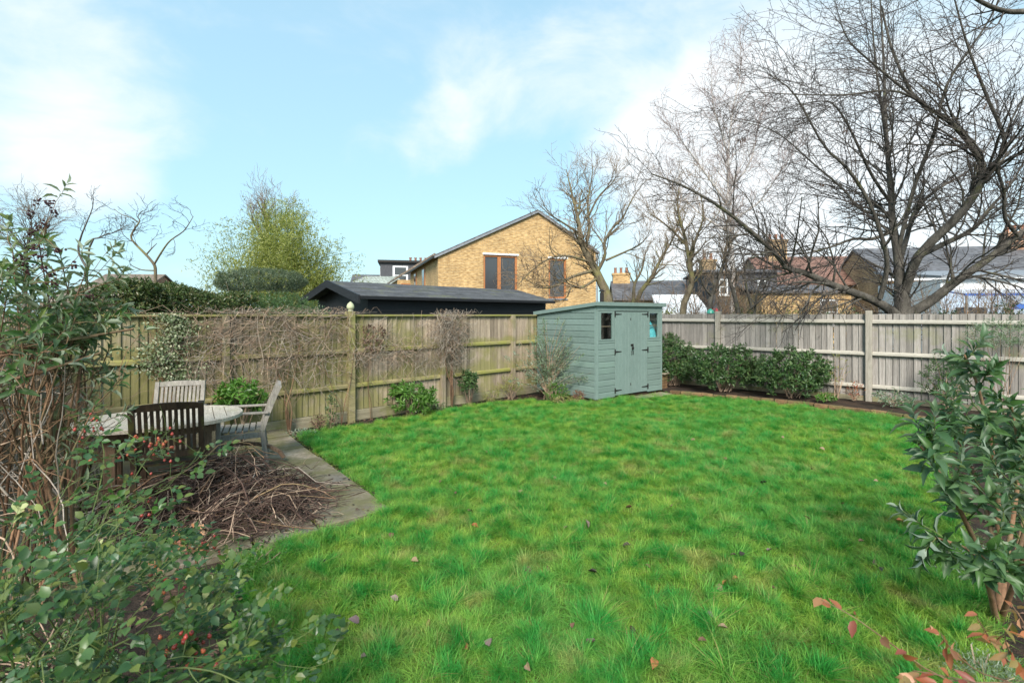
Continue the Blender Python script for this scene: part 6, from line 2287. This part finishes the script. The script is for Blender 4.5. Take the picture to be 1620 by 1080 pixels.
r2, s2 = rose('dense low rose bush with red hips filling the bottom left corner', -1.45, 1.62, [
    [(120, 1090, 1.5), (220, 1000, 1.55), (310, 940, 1.7), (370, 930, 1.85)], [(160, 1100, 1.5), (260, 1030, 1.6), (340, 1000, 1.7), (410, 985, 1.75)],
    [(60, 1080, 1.4), (90, 1000, 1.4), (140, 950, 1.5), (200, 905, 1.6)], [(180, 1120, 1.5), (270, 1080, 1.5), (360, 1050, 1.55), (430, 1040, 1.6)],
    [(20, 1050, 1.3), (10, 960, 1.35), (30, 900, 1.45)], [(40, 1090, 1.3), (100, 1030, 1.25), (170, 1000, 1.3)], [(200, 1110, 1.4), (260, 1060, 1.35), (330, 1060, 1.35), (380, 1080, 1.35)],
    [(100, 1090, 1.5), (150, 980, 1.7), (230, 930, 1.9), (300, 900, 2.1)], [(-20, 1080, 1.3), (-10, 1000, 1.3), (60, 970, 1.35)], [(120, 1110, 1.35), (180, 1060, 1.3), (230, 1040, 1.3)]],
    8.5, 'leaf_rose', 300, 50, 'hip', [(290, 1040, 28, 20, 1.55), (325, 1045, 16, 14, 1.58), (260, 925, 22, 14, 1.9), (310, 1030, 20, 16, 1.5), (255, 1030, 20, 20, 1.5)], L=.034)
# cream leaves and faded flowers
rows = []
for (px, py, Y, n) in ((310, 955, 1.72, 22), (340, 945, 1.78, 10), (365, 935, 1.9, 8), (30, 795, 1.9, 8), (175, 866, 1.85, 4)):
    for k in range(n):
        p = np.array(at(px + random.gauss(0, 14), py + random.gauss(0, 14), Y))
        rows.append(np.concatenate((p, (random.gauss(0, .6), random.gauss(-.2, .5), -.5), (random.gauss(0, .4), -.7, .6), (random.uniform(.026, .042), random.uniform(.02, .03)))))
emit_leaves(r2, rows, M['leaf_rose_pale'], LEAF_OVAL, 60, part_name='pale_leaf')
fr_ = thing('faded_rose_stems', 'rose stems with faded salmon pink flower clusters and red hips by the cuttings', 'rose', (-1.75, 2.9, -.045))
ls, rows, hp_ = [], [], []
for (px, py, Y, n) in ((281, 845, 2.75, 30), (305, 850, 2.8, 26), (283, 862, 2.7, 20), (250, 893, 2.5, 26), (320, 868, 2.8, 16), (303, 842, 2.8, 18)):
    e = np.array(at(px, py, Y))
    b0 = np.array((-1.75 + random.gauss(0, .1), 2.75 + random.gauss(0, .08), -.04))
    ls.append((resample([b0, b0 * .45 + e * .55 + (0, 0, .06), e], 10), .0035, .002))
    for k in range(n):
        p = e + RNG.normal(0, .018, 3)
        rows.append(np.concatenate((p, RNG.normal(0, 1, 3), RNG.normal(0, 1, 3), (random.uniform(.02, .034), random.uniform(.02, .028)))))
tubes_obj('stem', ls, M['green_stem'], fr_, 5, smooth=True)
emit_leaves(fr_, rows, M['faded_flower'], LEAF_OVAL, 0, mass_name='faded_petals')
hm = MB().lathe([(.002, -.009), (.007, -.006), (.0095, 0), (.008, .006), (.004, .009), (.001, .011)], n=8).mesh('rose_hip', True)
hm.materials.append(M['hip'])
for k in range(26):
    p = np.array(at(random.gauss(325, 14), random.gauss(870, 10), random.gauss(2.8, .04)))
    o = link('rose_hip', hm, None, fr_, tuple(p - np.array(fr_.location)))
    s = random.uniform(.7, 1.2)
    o.scale = (s, s, s)
e0 = ls[4][0][-1]
tubes_obj('hip_stalks', [(resample([e0, e0 + RNG.normal(0, .02, 3), np.array(o.location) + np.array(fr_.location)], 4), .001, .001) for o in fr_.children if o.name.startswith('rose_hip')], M['green_stem'], fr_, 3, kind='stuff')
# low leafy weeds around the roses
for (px, py, w, n, mt, lab) in ((60, 1060, .8, 230, 'leaf_rose', 'low dark leafy growth under the rose bushes in the corner'), (250, 880, .6, 130, 'leaf_bright', 'small leaved green ground cover beside the cuttings'),
                                (400, 905, .5, 90, 'leaf_bright', 'green weeds at the lawn edge beside the faded roses'), (130, 770, .6, 120, 'leaf_hedge', 'dark green leaves in the shade below the table')):
    q = ground_at(px, py)
    shrub('ground_cover', lab, 'plant', q.x, q.y, -.045, (w, w * .8, .24), n, .034, .5, M[mt], 5, shell=.3, tmpl=LEAF_OVAL)

# ------------------------------------------------------------------ fallen leaves, each by itself
kinds = [('fallen_mauve', 'greyish mauve'), ('fallen_brown', 'brown'), ('fallen_dark', 'almost black'), ('fallen_tan', 'pale tan'), ('fallen_orange', 'orange brown')]
fm_ = {}
for mk, _ in kinds:
    for v_ in range(3):
        tv = LEAF_OVAL[0].copy()
        tv[:, 2] += (.35, .2, .5)[v_] * tv[:, 0] ** 2 * 2 + (.35, -.3, .5)[v_] * (tv[:, 1] - .5) ** 2 + (.05, .1, -.1)[v_] * tv[:, 0]
        me = np_mesh('fallen_leaf', tv, [i for f in LEAF_OVAL[1] for i in f], [len(f) for f in LEAF_OVAL[1]], np.zeros(6), smooth=True)
        me.materials.append(M[mk])
        fm_[mk, v_] = me
spots = [(570, 1057, 0), (541, 1012, 2), (569, 1000, 0), (505, 905, 2), (630, 962, 0), (745, 837, 4), (740, 815, 1), (722, 790, 1), (775, 1037, 0), (740, 1040, 4), (822, 783, 3), (898, 840, 3), (930, 845, 0),
         (906, 1010, 1), (943, 1033, 0), (833, 1065, 3), (995, 1005, 2), (1037, 1065, 4), (1070, 977, 3), (1115, 983, 0), (1133, 937, 3), (1150, 932, 4), (1160, 930, 4), (1104, 1030, 1), (1136, 1008, 3),
         (1155, 888, 0), (1172, 890, 2), (1213, 768, 2), (1284, 750, 1), (1280, 830, 1), (1395, 910, 2), (1385, 895, 0), (1358, 865, 1), (1220, 940, 3), (1315, 1032, 3), (1430, 835, 4), (1020, 905, 1), (985, 875, 2),
         (945, 915, 2), (1240, 700, 3), (1305, 718, 3), (1440, 690, 3), (700, 770, 1), (960, 775, 3), (1000, 815, 1), (1215, 885, 0), (830, 905, 1), (870, 910, 1), (680, 990, 1), (650, 900, 3), (1060, 815, 3), (1250, 905, 1),
         (1330, 800, 1), (1390, 770, 3), (880, 760, 3), (770, 720, 3), (1100, 700, 3), (1345, 685, 3), (1150, 735, 1), (620, 850, 1)]
def zones(px, py):
    r = ('far end', 'upper part', 'middle', 'lower part', 'front')[sum(py > v for v in (745, 820, 895, 985))]
    c_ = ('beside the patio side', 'left of centre', 'at the centre line', 'right of centre', 'towards the right border')[sum(px > v for v in (660, 850, 1040, 1250))]
    return r, c_

for (px, py, k) in spots:
    q = ground_at(px, py)
    if not inside(q.x, q.y, lawn_poly):
        continue
    zx, zy = zones(px, py)
    mk, word = kinds[k]
    o = bpy.data.objects.new('fallen_leaf', fm_[mk, random.randrange(3)])
    C.objects.link(o)
    o.location = (q.x, q.y, lawn_z(q.x, q.y) + .048)
    o.rotation_euler = (random.gauss(0, .45), random.gauss(0, .45), random.random() * 6.28)
    s = random.uniform(.042, .07)
    o.scale = (s * random.uniform(.5, .75), s, s)
    tag(o, 'fallen %s leaf lying in the %s of the lawn, %s' % (word, zx, zy), 'fallen leaf', 'fallen leaves scattered on the lawn')
